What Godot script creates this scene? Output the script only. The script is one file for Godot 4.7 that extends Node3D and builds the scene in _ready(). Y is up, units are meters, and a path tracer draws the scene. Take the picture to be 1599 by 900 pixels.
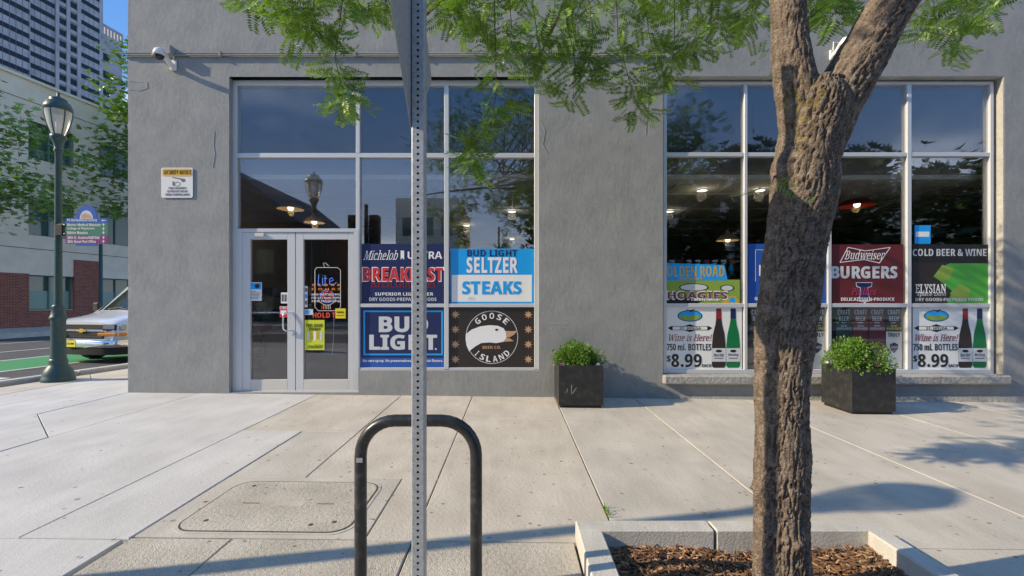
extends Node3D
# Corner shop seen from the kerb: helpers first, then the camera and light, the setting, the things.
const F := 700.0          # focal length used to turn a sighted pixel and a distance into metres
const EYE := 1.5
const TILT := 0.0114      # the pavement falls gently to the right
var M := {}
var rng := RandomNumberGenerator.new()
var counts := {}
var sans: Font
var serif: Font
var mono: Font

func spot(px: float, py: float, d: float) -> Vector3:
	return Vector3((px - 800.0) / F * d, EYE - (py - 470.0) / F * d, -d)
func gy(x: float) -> float:
	return -TILT * x

# ---------- mesh collector ----------
class B:
	var st := SurfaceTool.new()
	var col := Color.WHITE
	func _init():
		st.begin(Mesh.PRIMITIVE_TRIANGLES)
	func group(g: int):
		st.set_smooth_group(g)
	func tri(a: Vector3, b: Vector3, c: Vector3):
		for v in [a, b, c]:
			st.set_color(col)
			st.set_uv(Vector2(v.x, v.y))
			st.add_vertex(v)
	func quad(a: Vector3, b: Vector3, c: Vector3, d: Vector3):
		tri(a, b, c)
		tri(a, c, d)
	func box(c: Vector3, s: Vector3, bas := Basis.IDENTITY, bev := 0.0):
		st.set_smooth_group(-1)
		var h := s / 2
		if bev <= 0.0:
			var p := []
			for i in 8:
				p.append(c + bas * Vector3(h.x if i & 1 else -h.x, h.y if i & 2 else -h.y, h.z if i & 4 else -h.z))
			for f in [[4, 6, 7, 5], [1, 3, 2, 0], [0, 2, 6, 4], [5, 7, 3, 1], [2, 3, 7, 6], [0, 4, 5, 1]]:
				quad(p[f[0]], p[f[1]], p[f[2]], p[f[3]])
			return
		bev = minf(bev, minf(h.x, minf(h.y, h.z)) * 0.9)
		# six faces pulled in, twelve chamfers, eight corners
		var f := func(sx, sy, sz, ax): 
			var v := Vector3(sx * (h.x - (0.0 if ax == 0 else bev)), sy * (h.y - (0.0 if ax == 1 else bev)), sz * (h.z - (0.0 if ax == 2 else bev)))
			return c + bas * v
		for ax in 3:
			for s1 in [-1, 1]:
				var q := []
				for k in [[-1, -1], [-1, 1], [1, 1], [1, -1]]:
					var v := [0, 0, 0]
					v[ax] = s1
					v[(ax + 1) % 3] = k[0]
					v[(ax + 2) % 3] = k[1]
					q.append(f.call(v[0], v[1], v[2], ax))
				if s1 > 0: quad(q[0], q[1], q[2], q[3])
				else: quad(q[3], q[2], q[1], q[0])
		for ax in 3:
			var b1 := (ax + 1) % 3
			var b2 := (ax + 2) % 3
			for s1 in [-1, 1]:
				for s2 in [-1, 1]:
					var q := []
					for k in [[-1, b1], [1, b1], [1, b2], [-1, b2]]:
						var v := [0, 0, 0]
						v[ax] = k[0]
						v[b1] = s1
						v[b2] = s2
						q.append(f.call(v[0], v[1], v[2], k[1]))
					if s1 * s2 > 0: quad(q[0], q[1], q[2], q[3])
					else: quad(q[3], q[2], q[1], q[0])
		for i in 8:
			var sx := 1 if i & 1 else -1
			var sy := 1 if i & 2 else -1
			var sz := 1 if i & 4 else -1
			var q := [f.call(sx, sy, sz, 0), f.call(sx, sy, sz, 1), f.call(sx, sy, sz, 2)]
			if sx * sy * sz < 0: tri(q[0], q[1], q[2])
			else: tri(q[2], q[1], q[0])
	func span(a: Vector3, b: Vector3, bev := 0.0):
		box((a + b) / 2, (b - a).abs(), Basis.IDENTITY, bev)
	# round bar through points; r is one radius or one for each point
	func tube(pts: Array, r, n := 10, caps := true, g := 1):
		st.set_smooth_group(g)
		var rings := []
		var up := Vector3(0.31, 0.17, 0.93).normalized()
		for i in pts.size():
			var t: Vector3 = (pts[mini(i + 1, pts.size() - 1)] - pts[maxi(i - 1, 0)]).normalized()
			var u := (up - t * up.dot(t)).normalized()
			up = u
			var w := t.cross(u)
			var rr: float = r[i] if r is Array else r
			var ring := []
			for k in n:
				var a := TAU * k / n
				ring.append(pts[i] + (u * cos(a) + w * sin(a)) * rr)
			rings.append(ring)
		loft(rings, true)
		if caps:
			st.set_smooth_group(-1)
			fan(rings[0], true)
			fan(rings[-1], false)
	func loft(rings: Array, closed := true):
		for i in rings.size() - 1:
			var n: int = rings[i].size()
			for k in (n if closed else n - 1):
				var k2 := (k + 1) % n
				quad(rings[i][k], rings[i + 1][k], rings[i + 1][k2], rings[i][k2])
	func fan(ring: Array, flip := false):
		var c := Vector3.ZERO
		for p in ring: c += p
		c /= ring.size()
		for k in ring.size():
			var a: Vector3 = ring[k]
			var b: Vector3 = ring[(k + 1) % ring.size()]
			if flip: tri(c, a, b)
			else: tri(c, b, a)
	# profile of [radius, height] turned about the y axis
	func lathe(c: Vector3, prof: Array, n := 24, sharp := false, bas := Basis.IDENTITY):
		var rings := []
		for p in prof:
			var ring := []
			for k in n:
				var a := TAU * k / n
				ring.append(c + bas * Vector3(cos(a) * p[0], p[1], sin(a) * p[0]))
			rings.append(ring)
		for i in rings.size() - 1:
			st.set_smooth_group(-1 if sharp else 1)
			loft([rings[i], rings[i + 1]], true)
	# flat outline in x, y with thickness along z
	func plate(pts: Array, z0: float, z1: float, at := Vector3.ZERO, bas := Basis.IDENTITY):
		st.set_smooth_group(-1)
		var poly := PackedVector2Array(pts)
		var idx := Geometry2D.triangulate_polygon(poly)
		for i in range(0, idx.size(), 3):
			var q := []
			for k in 3: q.append(poly[idx[i + k]])
			for z in [z0, z1]:
				tri(at + bas * Vector3(q[0].x, q[0].y, z), at + bas * Vector3(q[1].x, q[1].y, z), at + bas * Vector3(q[2].x, q[2].y, z))
		for i in poly.size():
			var a := poly[i]
			var b := poly[(i + 1) % poly.size()]
			quad(at + bas * Vector3(a.x, a.y, z0), at + bas * Vector3(b.x, b.y, z0), at + bas * Vector3(b.x, b.y, z1), at + bas * Vector3(a.x, a.y, z1))
	func mesh() -> ArrayMesh:
		st.generate_normals()
		return st.commit()

# ---------- naming ----------
func numbered(called: String) -> String:
	var n: int = counts.get(called, 0)
	counts[called] = n + 1
	return called if n == 0 else "%s_%03d" % [called, n]
func put(b, called: String, mat: Material, parent: Node = null, at := Vector3.ZERO) -> MeshInstance3D:
	var o := MeshInstance3D.new()
	o.mesh = b.mesh() if b is B else b
	o.material_override = mat
	o.position = at
	if parent == null:
		o.name = numbered(called)
		add_child(o)
	else:
		o.name = called
		parent.add_child(o, true)
	return o
func thing(called: String, label: String, category: String, at := Vector3.ZERO, turn := 0.0, grp := "") -> Node3D:
	var o := Node3D.new()
	o.name = numbered(called)
	add_child(o)
	o.position = at
	o.rotation.y = turn
	return tag(o, label, category, grp)
func tag(o: Node, label: String, category: String, grp := "") -> Node:
	o.set_meta("label", label)
	o.set_meta("category", category)
	if grp: o.set_meta("group", grp)
	return o
func part(called: String, parent: Node, at := Vector3.ZERO) -> Node3D:
	var o := Node3D.new()
	o.name = called
	parent.add_child(o, true)
	o.position = at
	return o
func structure(called: String, at := Vector3.ZERO) -> Node3D:
	var o := Node3D.new()
	o.name = numbered(called)
	add_child(o)
	o.position = at
	o.set_meta("kind", "structure")
	return o
func bx(called: String, a: Vector3, b: Vector3, mat: Material, parent: Node, bev := 0.0) -> MeshInstance3D:
	var k := B.new()
	k.span(a, b, bev)
	return put(k, called, mat, parent)
func many(mesh: Mesh, mat: Material, xf: Array, called: String, parent: Node, cols: Array = []) -> MultiMeshInstance3D:
	var mm := MultiMesh.new()
	mm.transform_format = MultiMesh.TRANSFORM_3D
	mm.use_colors = cols.size() > 0
	mm.mesh = mesh
	mm.instance_count = xf.size()
	for i in xf.size():
		mm.set_instance_transform(i, xf[i])
		if cols.size(): mm.set_instance_color(i, cols[i])
	var o := MultiMeshInstance3D.new()
	o.multimesh = mm
	o.material_override = mat
	if parent == null:
		o.name = numbered(called)
		add_child(o)
	else:
		o.name = called
		parent.add_child(o, true)
	return o

# ---------- materials ----------
func lin(r: float, g: float, b: float, a := 1.0) -> Color:
	var c := Color(r, g, b).linear_to_srgb()
	c.a = a
	return c
func plain(r: float, g: float, b: float, rough := 0.6, metal := 0.0, spec := 0.5) -> StandardMaterial3D:
	var m := StandardMaterial3D.new()
	m.albedo_color = lin(r, g, b)
	m.roughness = rough
	m.metallic = metal
	m.metallic_specular = spec
	return m
func glow(r: float, g: float, b: float, e: float) -> StandardMaterial3D:
	var m := plain(r, g, b, 0.5)
	m.emission_enabled = true
	m.emission = lin(r, g, b)
	m.emission_energy_multiplier = e
	return m
func field(size: int, layers: Array) -> PackedFloat32Array:   # layers: [cells across, weight, seed, stretch y, ridged]
	var out := PackedFloat32Array()
	out.resize(size * size)
	var total := 0.0
	for l in layers:
		var n := FastNoiseLite.new()
		n.noise_type = FastNoiseLite.TYPE_SIMPLEX_SMOOTH
		n.seed = l[2]
		n.fractal_type = FastNoiseLite.FRACTAL_RIDGED if l.size() > 4 and l[4] else FastNoiseLite.FRACTAL_FBM
		n.fractal_octaves = 3
		var sy: float = l[3] if l.size() > 3 else 1.0
		n.frequency = float(l[0]) / size
		var im: Image = n.get_seamless_image(size, maxi(8, int(size / sy)) if sy > 1.0 else size)
		if im.get_height() != size: im.resize(size, size, Image.INTERPOLATE_CUBIC)
		var d := im.get_data()
		for i in size * size: out[i] += d[i] / 255.0 * l[1]
		total += l[1]
	for i in size * size: out[i] /= total
	return out
func tex(f: PackedFloat32Array, size: int, stops: Array, spots := 0, spot_col := Color.BLACK) -> ImageTexture:   # stops: [value, linear colour]
	var lut := []
	for i in 256:
		var v := i / 255.0
		var c: Color = stops[0][1]
		for k in stops.size() - 1:
			if v >= stops[k][0]:
				c = stops[k][1].lerp(stops[k + 1][1], clampf((v - stops[k][0]) / (stops[k + 1][0] - stops[k][0]), 0, 1))
		lut.append(c.linear_to_srgb())
	var data := PackedByteArray()
	data.resize(size * size * 3)
	for i in size * size:
		var c: Color = lut[clampi(int(f[i] * 255), 0, 255)]
		data[i * 3] = int(c.r * 255)
		data[i * 3 + 1] = int(c.g * 255)
		data[i * 3 + 2] = int(c.b * 255)
	var im := Image.create_from_data(size, size, false, Image.FORMAT_RGB8, data)
	var r := RandomNumberGenerator.new()
	r.seed = 5 + spots
	for s in spots:
		var p := Vector2(r.randf() * size, r.randf() * size)
		var rx := r.randf_range(0.5, 1.0) ** 2 * 6.5
		var ry := rx * r.randf_range(0.4, 1.0)
		var k := r.randf_range(0.25, 0.75)
		for y in range(int(-ry) - 1, int(ry) + 2):
			for x in range(int(-rx) - 1, int(rx) + 2):
				if (x / rx) ** 2 + (y / ry) ** 2 <= 1.0:
					var q := Vector2i(posmod(int(p.x) + x, size), posmod(int(p.y) + y, size))
					im.set_pixelv(q, im.get_pixelv(q).lerp(spot_col, k))
	im.generate_mipmaps()
	return ImageTexture.create_from_image(im)
func gray(f: PackedFloat32Array, size: int) -> ImageTexture:
	var data := PackedByteArray()
	data.resize(size * size)
	for i in size * size: data[i] = clampi(int(f[i] * 255), 0, 255)
	return ImageTexture.create_from_image(Image.create_from_data(size, size, false, Image.FORMAT_L8, data))
func textured(albedo: Texture2D, height: Texture2D, metres: float, bump: float, rough: float, world := true) -> StandardMaterial3D:
	var m := StandardMaterial3D.new()
	m.albedo_texture = albedo
	m.roughness = rough
	m.uv1_triplanar = true
	m.uv1_world_triplanar = world
	m.uv1_scale = Vector3.ONE / metres
	if height:
		m.heightmap_enabled = true
		m.heightmap_texture = height
		m.heightmap_scale = bump
	return m
func C(r: float, g: float, b: float) -> Color:
	return Color(r, g, b)

func make_materials():
	var f1 := field(1024, [[5, 1.0, 1], [26, 0.7, 2], [150, 0.9, 3]])
	M.stucco = textured(tex(f1, 1024, [[0.25, C(.25, .26, .256)], [0.5, C(.288, .297, .291)], [0.75, C(.322, .328, .318)]]), gray(field(1024, [[5, 0.7, 11], [30, 0.25, 12, 2.0], [150, 0.55, 13]]), 1024), 2.6, 0.9, 0.85)
	M.stucco_pale = textured(tex(f1, 1024, [[0.25, C(.33, .32, .29)], [0.75, C(.47, .455, .41)]]), gray(field(512, [[20, 1, 14], [90, .6, 15]]), 512), 2.0, 1.2, 0.85)
	M.sill = textured(tex(f1, 1024, [[0.25, C(.27, .27, .255)], [0.75, C(.40, .395, .37)]]), gray(field(512, [[20, 1, 16], [90, .6, 17]]), 512), 1.4, 1.4, 0.85)
	var f2 := field(1024, [[3, 1.0, 21], [14, 0.6, 22, 4.0], [220, 1.0, 23]])
	var h2 := gray(field(1024, [[60, 0.5, 24], [260, 0.6, 25]]), 1024)
	M.concrete_new = textured(tex(f2, 1024, [[0.25, C(.46, .455, .435)], [0.75, C(.60, .595, .57)]], 40, Color(.35, .34, .31)), h2, 3.1, 0.25, 0.9)
	M.concrete_tan = textured(tex(f2, 1024, [[0.25, C(.42, .385, .325)], [0.75, C(.575, .535, .46)]], 170, Color(.34, .30, .24)), h2, 2.7, 0.4, 0.9)
	M.concrete_mid = textured(tex(f2, 1024, [[0.25, C(.40, .378, .33)], [0.75, C(.56, .53, .47)]], 190, Color(.36, .33, .28)), h2, 2.9, 0.35, 0.9)
	M.concrete_old = textured(tex(field(1024, [[4, .8, 26], [60, .5, 27], [240, 1.3, 28]]), 1024, [[0.25, C(.31, .285, .235)], [0.5, C(.44, .41, .345)], [0.75, C(.56, .525, .45)]], 120, Color(.28, .25, .2)), h2, 2.3, 0.7, 0.9)
	M.curb = textured(tex(f2, 1024, [[0.25, C(.43, .42, .38)], [0.75, C(.60, .585, .54)]], 60, Color(.4, .38, .33)), h2, 1.3, 0.4, 0.9)
	M.joint = plain(.07, .062, .05, 0.95)
	M.asphalt = textured(tex(field(512, [[4, .6, 31], [130, 1.0, 32]]), 512, [[0.25, C(.045, .047, .05)], [0.75, C(.09, .092, .095)]]), gray(field(512, [[130, 1, 33]]), 512), 1.8, 0.6, 0.85)
	M.earth = plain(.16, .15, .13, 0.95)
	M.paint_white = plain(.62, .62, .6, 0.7)
	M.paint_green = plain(.045, .25, .09, 0.75)
	M.alu = plain(.60, .62, .64, 0.4, 0.2)
	M.alu_dull = plain(.6, .59, .55, 0.5, 0.1)
	M.galv = textured(tex(field(512, [[10, 1, 41], [60, 1, 42]]), 512, [[0.3, C(.34, .36, .37)], [0.7, C(.48, .50, .51)]]), null, 0.25, 0, 0.5)
	M.galv.metallic = 0.35
	M.black_paint = textured(tex(field(512, [[8, 1, 43], [120, 1, 44]]), 512, [[0.3, C(.014, .015, .016)], [0.66, C(.03, .032, .033)], [0.74, C(.11, .11, .105)]]), null, 0.5, 0, 0.33)
	M.planter = textured(tex(field(512, [[6, 1, 45], [90, .7, 46]]), 512, [[0.3, C(.014, .015, .016)], [0.68, C(.026, .027, .028)], [0.76, C(.06, .06, .058)]]), null, 0.9, 0, 0.5)
	M.green_paint = textured(tex(field(512, [[8, 1, 47], [90, 1, 48]]), 512, [[0.3, C(.022, .058, .058)], [0.68, C(.034, .08, .08)], [0.78, C(.1, .15, .15)]]), null, 0.6, 0, 0.4)
	M.glass = plain(1, 1, 1, 0.0)
	M.glass.transparency = BaseMaterial3D.TRANSPARENCY_ALPHA
	M.glass.albedo_color.a = 0.0
	M.frost = plain(.75, .76, .74, 0.2)
	M.frost.transparency = BaseMaterial3D.TRANSPARENCY_ALPHA
	M.frost.albedo_color = lin(.7, .7, .66, .55)
	M.screen = plain(.022, .026, .034, 0.8)
	M.white = plain(.74, .74, .72, 0.45)
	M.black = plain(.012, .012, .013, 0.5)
	M.rubber = plain(.018, .018, .018, 0.8)
	M.chrome = plain(.75, .76, .78, 0.14, 1.0)
	M.dark_room = plain(.2, .19, .175, 0.9)
	M.ceiling = plain(.5, .5, .45, 0.9)
	M.floor_in = plain(.10, .095, .09, 0.4)
	M.bark = textured(tex(field(1024, [[10, .8, 51, 1.0], [50, 1.0, 52], [160, .7, 53]]), 1024, [[0.28, C(.055, .04, .029)], [0.5, C(.17, .13, .098)], [0.7, C(.33, .27, .215)]]), gray(field(1024, [[60, 1, 54], [180, .8, 55]]), 1024), 0.7, 1.2, 0.92)
	M.bark.vertex_color_use_as_albedo = true
	M.bark_plain = plain(.09, .07, .055, 0.9)
	M.leaf = plain(1, 1, 1, 0.38)
	M.leaf.vertex_color_use_as_albedo = true
	M.leaf.backlight_enabled = true
	M.leaf.backlight = Color(.75, .8, .3)
	M.mulch = plain(1, 1, 1, 0.9)
	M.mulch.vertex_color_use_as_albedo = true
	M.soil = plain(.045, .03, .02, 0.95)

# ---------- lettering ----------
func ink(key: String) -> StandardMaterial3D:
	return M["ink_" + key]
func letters(s: String, x0: float, y0: float, x1: float, y1: float, mat: Material, parent: Node3D, d: float, font: Font = null, lift := 0.003, slant := 0.0, called := "lettering", bold := 0.0) -> MeshInstance3D:
	var t := TextMesh.new()
	t.text = s
	var f: Font = font if font else sans
	if bold != 0.0:
		var fv := FontVariation.new()
		fv.base_font = f
		fv.variation_embolden = bold
		f = fv
	t.font = f
	t.font_size = 40
	t.pixel_size = 0.01
	t.depth = 0.05
	t.curve_step = 2.0
	var bb := t.get_aabb()
	var o := put(t, called, mat, parent)
	var want := Vector2((x1 - x0), (y1 - y0)) / F * d
	var sx := want.x / maxf(bb.size.x, 0.001)
	var sy := want.y / maxf(bb.size.y, 0.001)
	var c := spot((x0 + x1) / 2, (y0 + y1) / 2, d)
	var bas := Basis(Vector3(sx, 0, 0), Vector3(slant * sy, sy, 0), Vector3(0, 0, 0.03))
	o.transform = Transform3D(bas, c - parent.global_position + Vector3(0, 0, lift) - bas * bb.get_center())
	return o
func flat_rect(x0: float, y0: float, x1: float, y1: float, d: float, mat: Material, parent: Node3D, called: String, lift := 0.0015, thick := 0.001) -> MeshInstance3D:
	var a := spot(x0, y1, d) - parent.global_position
	var b := spot(x1, y0, d) - parent.global_position
	var k := B.new()
	k.span(Vector3(a.x, a.y, lift - thick + a.z), Vector3(b.x, b.y, lift + a.z))
	return put(k, called, mat, parent)
func flat_shape(pts: Array, d: float, mat: Material, parent: Node3D, called: String, lift := 0.002, thick := 0.001) -> MeshInstance3D:
	var q := []
	for p in pts:
		var v := spot(p[0], p[1], d) - parent.global_position
		q.append(Vector2(v.x, v.y))
	var k := B.new()
	var z := -d - parent.global_position.z
	k.plate(q, z + lift - thick, z + lift)
	return put(k, called, mat, parent)
func oval(cx: float, cy: float, rx: float, ry: float, n := 28, a0 := 0.0, a1 := TAU) -> Array:
	var q := []
	for i in n:
		var a := a0 + (a1 - a0) * i / (n if is_equal_approx(a1 - a0, TAU) else n - 1)
		q.append([cx + cos(a) * rx, cy + sin(a) * ry])
	return q
func ring_shape(cx: float, cy: float, rx: float, ry: float, w: float, d: float, mat: Material, parent: Node3D, called: String, lift := 0.002):
	var k := B.new()
	k.group(-1)
	for i in 48:
		var a := TAU * i / 48
		var b := TAU * (i + 1) / 48
		var q := []
		for e in [[a, 0.0], [b, 0.0], [b, w], [a, w]]:
			q.append(spot(cx + cos(e[0]) * (rx - e[1]), cy + sin(e[0]) * (ry - e[1]), d) - parent.global_position + Vector3(0, 0, lift))
		k.quad(q[0], q[1], q[2], q[3])
	put(k, called, mat, parent)
func poster(called: String, label: String, x0: float, y0: float, x1: float, y1: float, d: float, mat: Material, category := "poster", grp := "") -> Node3D:
	var a := spot(x0, y1, d)
	var b := spot(x1, y0, d)
	var o := thing(called, label, category, Vector3((a.x + b.x) / 2, a.y, -d), 0, grp)
	var k := B.new()
	k.box(Vector3(0, (b.y - a.y) / 2, -0.001), Vector3(b.x - a.x, b.y - a.y, 0.002))
	put(k, "sheet", mat, o)
	return o

# ---------- setting ----------
func slab(parent: Node3D, pts: Array, mat: Material, lift := 0.0):
	var c := Vector2.ZERO
	for p in pts: c += Vector2(p[0], p[1])
	c /= pts.size()
	var outer := []
	var inner := []
	var n := pts.size()
	for i in n:   # each edge moves in by half a joint
		var q := Vector2(pts[i][0], pts[i][1])
		var e0 := (q - Vector2(pts[(i + n - 1) % n][0], pts[(i + n - 1) % n][1])).normalized()
		var e1 := (Vector2(pts[(i + 1) % n][0], pts[(i + 1) % n][1]) - q).normalized()
		var nrm := (Vector2(-e0.y, e0.x) + Vector2(-e1.y, e1.x)).normalized()
		if nrm.dot(c - q) < 0: nrm = -nrm
		outer.append(q + nrm * 0.006)
		inner.append(q + nrm * 0.014)
	var b := B.new()
	b.group(-1)
	var lo := []
	var hi := []
	var mid := []
	for i in n:
		lo.append(Vector3(outer[i].x, -0.12, outer[i].y))
		mid.append(Vector3(outer[i].x, lift - 0.006, outer[i].y))
		hi.append(Vector3(inner[i].x, lift, inner[i].y))
	b.loft([lo, mid, hi], true)
	var idx := Geometry2D.triangulate_polygon(PackedVector2Array(inner))
	for i in range(0, idx.size(), 3):
		b.tri(hi[idx[i]], hi[idx[i + 1]], hi[idx[i + 2]])
	put(b, "slab", mat, parent)

func rect(x0: float, x1: float, z0: float, z1: float) -> Array:
	return [[x0, z0], [x1, z0], [x1, z1], [x0, z1]]

func street(u: float, v: float, y := 0.0) -> Vector3:   # u metres out from the side street's kerb, v metres along it
	return Vector3(-8.5 - 0.987 * u + 0.158 * v, y, -7.44 - 0.158 * u - 0.987 * v)
func street_basis() -> Basis:   # x along the street, z towards the corner shop
	return Basis(Vector3(0.158, 0, -0.987), Vector3.UP, Vector3(0.987, 0, 0.158))

func build_ground():
	var g := structure("ground")
	bx("soil_sheet", Vector3(-600, -0.9, -700), Vector3(600, -0.6, 300), M.earth, g)
	var side := structure("side_street")
	var b := B.new()
	b.group(-1)
	b.quad(street(-0.1, -60, -0.1), street(-0.1, 150, -0.1), street(16.5, 150, -0.1), street(16.5, -60, -0.1))
	put(b, "asphalt", M.asphalt, side)
	for s in [[3.3, 3.42, -8, 60], [5.65, 5.77, -8, 60], [8.2, 8.32, -8, 60], [11.6, 11.7, -8, 60], [1.2, 1.7, -7, 1.5], [2.1, 2.6, -7, 1.5]]:
		b = B.new()
		b.group(-1)
		b.quad(street(s[0], s[2], -0.092), street(s[0], s[3], -0.092), street(s[1], s[3], -0.092), street(s[1], s[2], -0.092))
		put(b, "lane_line", M.paint_white, side)
	b = B.new()
	b.group(-1)
	b.quad(street(3.42, -8, -0.096), street(3.42, 60, -0.096), street(5.65, 60, -0.096), street(5.65, -8, -0.096))
	put(b, "bike_lane", M.paint_green, side)
	var far := structure("far_pavement")
	b = B.new()
	var bas := street_basis()
	b.box(street(17.9, 40, -0.06), Vector3(140, 0.28, 6.3), bas)
	put(b, "paving", M.concrete_tan, far)
	b = B.new()
	b.box(street(14.65, 40, -0.05), Vector3(140, 0.3, 0.2), bas)
	put(b, "kerb", M.curb, far)
	# pavement in front of the shop, slab by slab
	var sw := structure("sidewalk")
	sw.rotation.z = -TILT
	bx("joint_bed", Vector3(-8.4, -0.3, -7.05), Vector3(16, -0.03, 0.9), M.joint, sw)
	b = B.new()
	b.quad(Vector3(-8.4, -0.03, -7.05), Vector3(-6, -0.03, -7.05), Vector3(-5.6, -0.03, -24), Vector3(-6.0, -0.03, -24))
	put(b, "joint_bed", M.joint, sw)
	var nw: Material = M.concrete_new
	var tn: Material = M.concrete_tan
	var md: Material = M.concrete_mid
	var od: Material = M.concrete_old
	slab(sw, [[-4.9, -7.02], [-3.05, -7.02], [-3.05, -2.77], [-4.9, -2.77]], nw)
	slab(sw, [[-3.05, -5.06], [-2.37, -5.06], [-2.37, -2.77], [-3.05, -2.77]], nw, 0.002)
	slab(sw, [[-6.0, -7.02], [-4.9, -7.02], [-4.9, -4.74], [-6.0, -5.66]], nw, -0.002)
	slab(sw, [[-6.0, -5.66], [-4.9, -4.74], [-4.9, -2.77], [-6.0, -2.77]], nw, 0.003)
	slab(sw, [[-6.93, -8.2], [-6.0, -8.2], [-6.0, -5.0], [-6.93, -5.0]], nw)
	slab(sw, [[-6.93, -5.0], [-6.0, -5.0], [-6.0, -2.77], [-6.93, -2.77]], nw, 0.002)
	slab(sw, [[-7.6, -8.1], [-6.93, -8.1], [-6.93, -2.77], [-7.9, -2.77]], nw, -0.002)
	slab(sw, [[-8.1, -8.6], [-7.6, -8.1], [-7.9, -2.77], [-9.0, -2.77]], tn)
	slab(sw, [[-7.95, -11.0], [-6.93, -11.0], [-6.93, -8.2], [-7.6, -8.1], [-8.1, -8.6]], tn, -0.001)
	slab(sw, [[-6.93, -11.0], [-6.0, -11.0], [-6.0, -8.2], [-6.93, -8.2]], md)
	slab(sw, [[-7.2, -16.0], [-5.9, -16.0], [-6.0, -11.0], [-7.95, -11.0]], tn)
	for i in 6:
		slab(sw, rect(-9.0 + i * 1.1, -7.9 + i * 1.1, -2.77, -0.8), nw)
	slab(sw, rect(-3.05, -1.73, -7.02, -5.06), tn)
	slab(sw, rect(-2.37, -1.73, -5.06, -3.76), md, -0.002)
	slab(sw, rect(-1.73, -0.62, -7.02, -5.8), tn, 0.001)
	slab(sw, rect(-1.73, -0.62, -5.8, -3.76), tn)
	slab(sw, rect(-2.37, -0.92, -3.76, -2.8), md)
	slab(sw, rect(-0.92, -0.62, -3.76, -2.77), tn, 0.001)
	var cols := [-0.62, 0.67, 1.9, 3.65, 5.3, 6.92, 8.6, 10.3, 12.0, 13.7]
	for i in cols.size() - 1:
		var mt: Material = tn if i == 0 else md
		slab(sw, rect(cols[i], cols[i + 1], -7.02, -5.72), mt, 0.001 * (i % 3))
		if i == 0: slab(sw, rect(cols[i], cols[i + 1], -5.72, -2.79), mt, 0.002)
		elif i == 1: slab(sw, [[0.67, -5.72], [1.9, -5.72], [1.9, -2.86], [0.67, -2.86]], mt)
		elif i == 2: slab(sw, [[1.9, -5.72], [3.65, -5.72], [3.65, -2.77], [2.3, -2.77], [2.3, -2.86], [1.9, -2.86]], mt, 0.002)
		else: slab(sw, rect(cols[i], cols[i + 1], -5.72, -2.77), mt, 0.001 * (i % 2))
	slab(sw, rect(-2.37, -1.74, -2.79, -0.8), od)
	slab(sw, rect(-1.74, -0.62, -2.79, -0.8), od, 0.002)
	slab(sw, rect(-0.62, 0.39, -2.79, -0.8), od, -0.001)
	for i in 7: slab(sw, rect(2.3 + i * 1.6, 3.9 + i * 1.6, -2.77, -0.8), md, 0.001 * (i % 2))
	for i in 15: slab(sw, rect(-9.0 + i * 1.6, -7.4 + i * 1.6, -0.8, 0.55), od)
	for i in 9:
		var kb := B.new()
		kb.box(Vector3(-8.0 + i * 2.6, -0.1, 0.68), Vector3(2.59, 0.22, 0.2), Basis.IDENTITY, 0.02)
		put(kb, "kerb_stone", M.curb, sw)
	for i in 8:
		var kb := B.new()
		var p := street(-0.02, -8.8 + i * 2.2, -0.02)
		kb.box(Vector3(p.x, -0.052, p.z), Vector3(2.19, 0.26, 0.18), street_basis(), 0.02)
		put(kb, "kerb_stone", M.curb, sw)
	var main := structure("main_street")
	main.rotation.z = -TILT
	bx("asphalt", Vector3(-60, -0.3, 0.78), Vector3(60, -0.14, 12.5), M.asphalt, main)
	for k in 2: bx("lane_line", Vector3(-60, -0.14, 6.3 + k * 0.25), Vector3(60, -0.136, 6.42 + k * 0.25), M.paint_white, main)
	var opp := structure("opposite_pavement")
	bx("paving", Vector3(-60, -0.3, 12.5), Vector3(60, 0.02, 17), M.concrete_tan, opp)
	# access cover let into the pavement
	var vc := thing("utility_cover", "large rounded concrete utility cover let into the pavement behind the bike rack", "utility cover", Vector3(-1.63, gy(-1.63), -3.26))
	vc.rotation.z = -TILT
	var rr := func(hx: float, hz: float, r: float) -> Array:
		var q := []
		for c in [[hx - r, hz - r, 0.0], [-hx + r, hz - r, PI / 2], [-hx + r, -hz + r, PI], [hx - r, -hz + r, PI * 1.5]]:
			for k in 7:
				var a: float = c[2] + PI / 2 * k / 6
				q.append(Vector2(c[0] + cos(a) * r, c[1] + sin(a) * r))
		return q
	var lay := Basis(Vector3(1, 0, 0), Vector3(0, 0, 1), Vector3(0, 1, 0))
	b = B.new()
	b.plate(rr.call(0.595, 0.42, 0.15), -0.02, 0.003, Vector3.ZERO, lay)
	put(b, "frame", M.concrete_mid, vc)
	b = B.new()
	b.plate(rr.call(0.573, 0.398, 0.135), -0.02, 0.0045, Vector3.ZERO, lay)
	put(b, "gap", M.joint, vc)
	b = B.new()
	b.plate(rr.call(0.562, 0.387, 0.13), -0.02, 0.006, Vector3.ZERO, lay)
	put(b, "lid", M.concrete_old, vc)
	for s in [-1, 1]:
		bx("lifting_slot", Vector3(s * 0.27 - 0.06, 0.004, -0.006), Vector3(s * 0.27 + 0.06, 0.0075, 0.006), M.rust if M.has("rust") else M.joint, vc)
	bx("name_plate", Vector3(-0.1, 0.004, -0.04), Vector3(0.12, 0.007, 0.04), M.concrete_tan, vc)
	for s in [[-0.42, 0.26], [0.44, 0.26], [-0.42, -0.3], [0.3, 0.3]]:
		b = B.new()
		b.lathe(Vector3(s[0], 0.006, s[1]), [[0.017, 0.0], [0.015, 0.0015], [0.0, 0.0015]], 10)
		put(b, "bolt", M.joint, vc)

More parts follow.
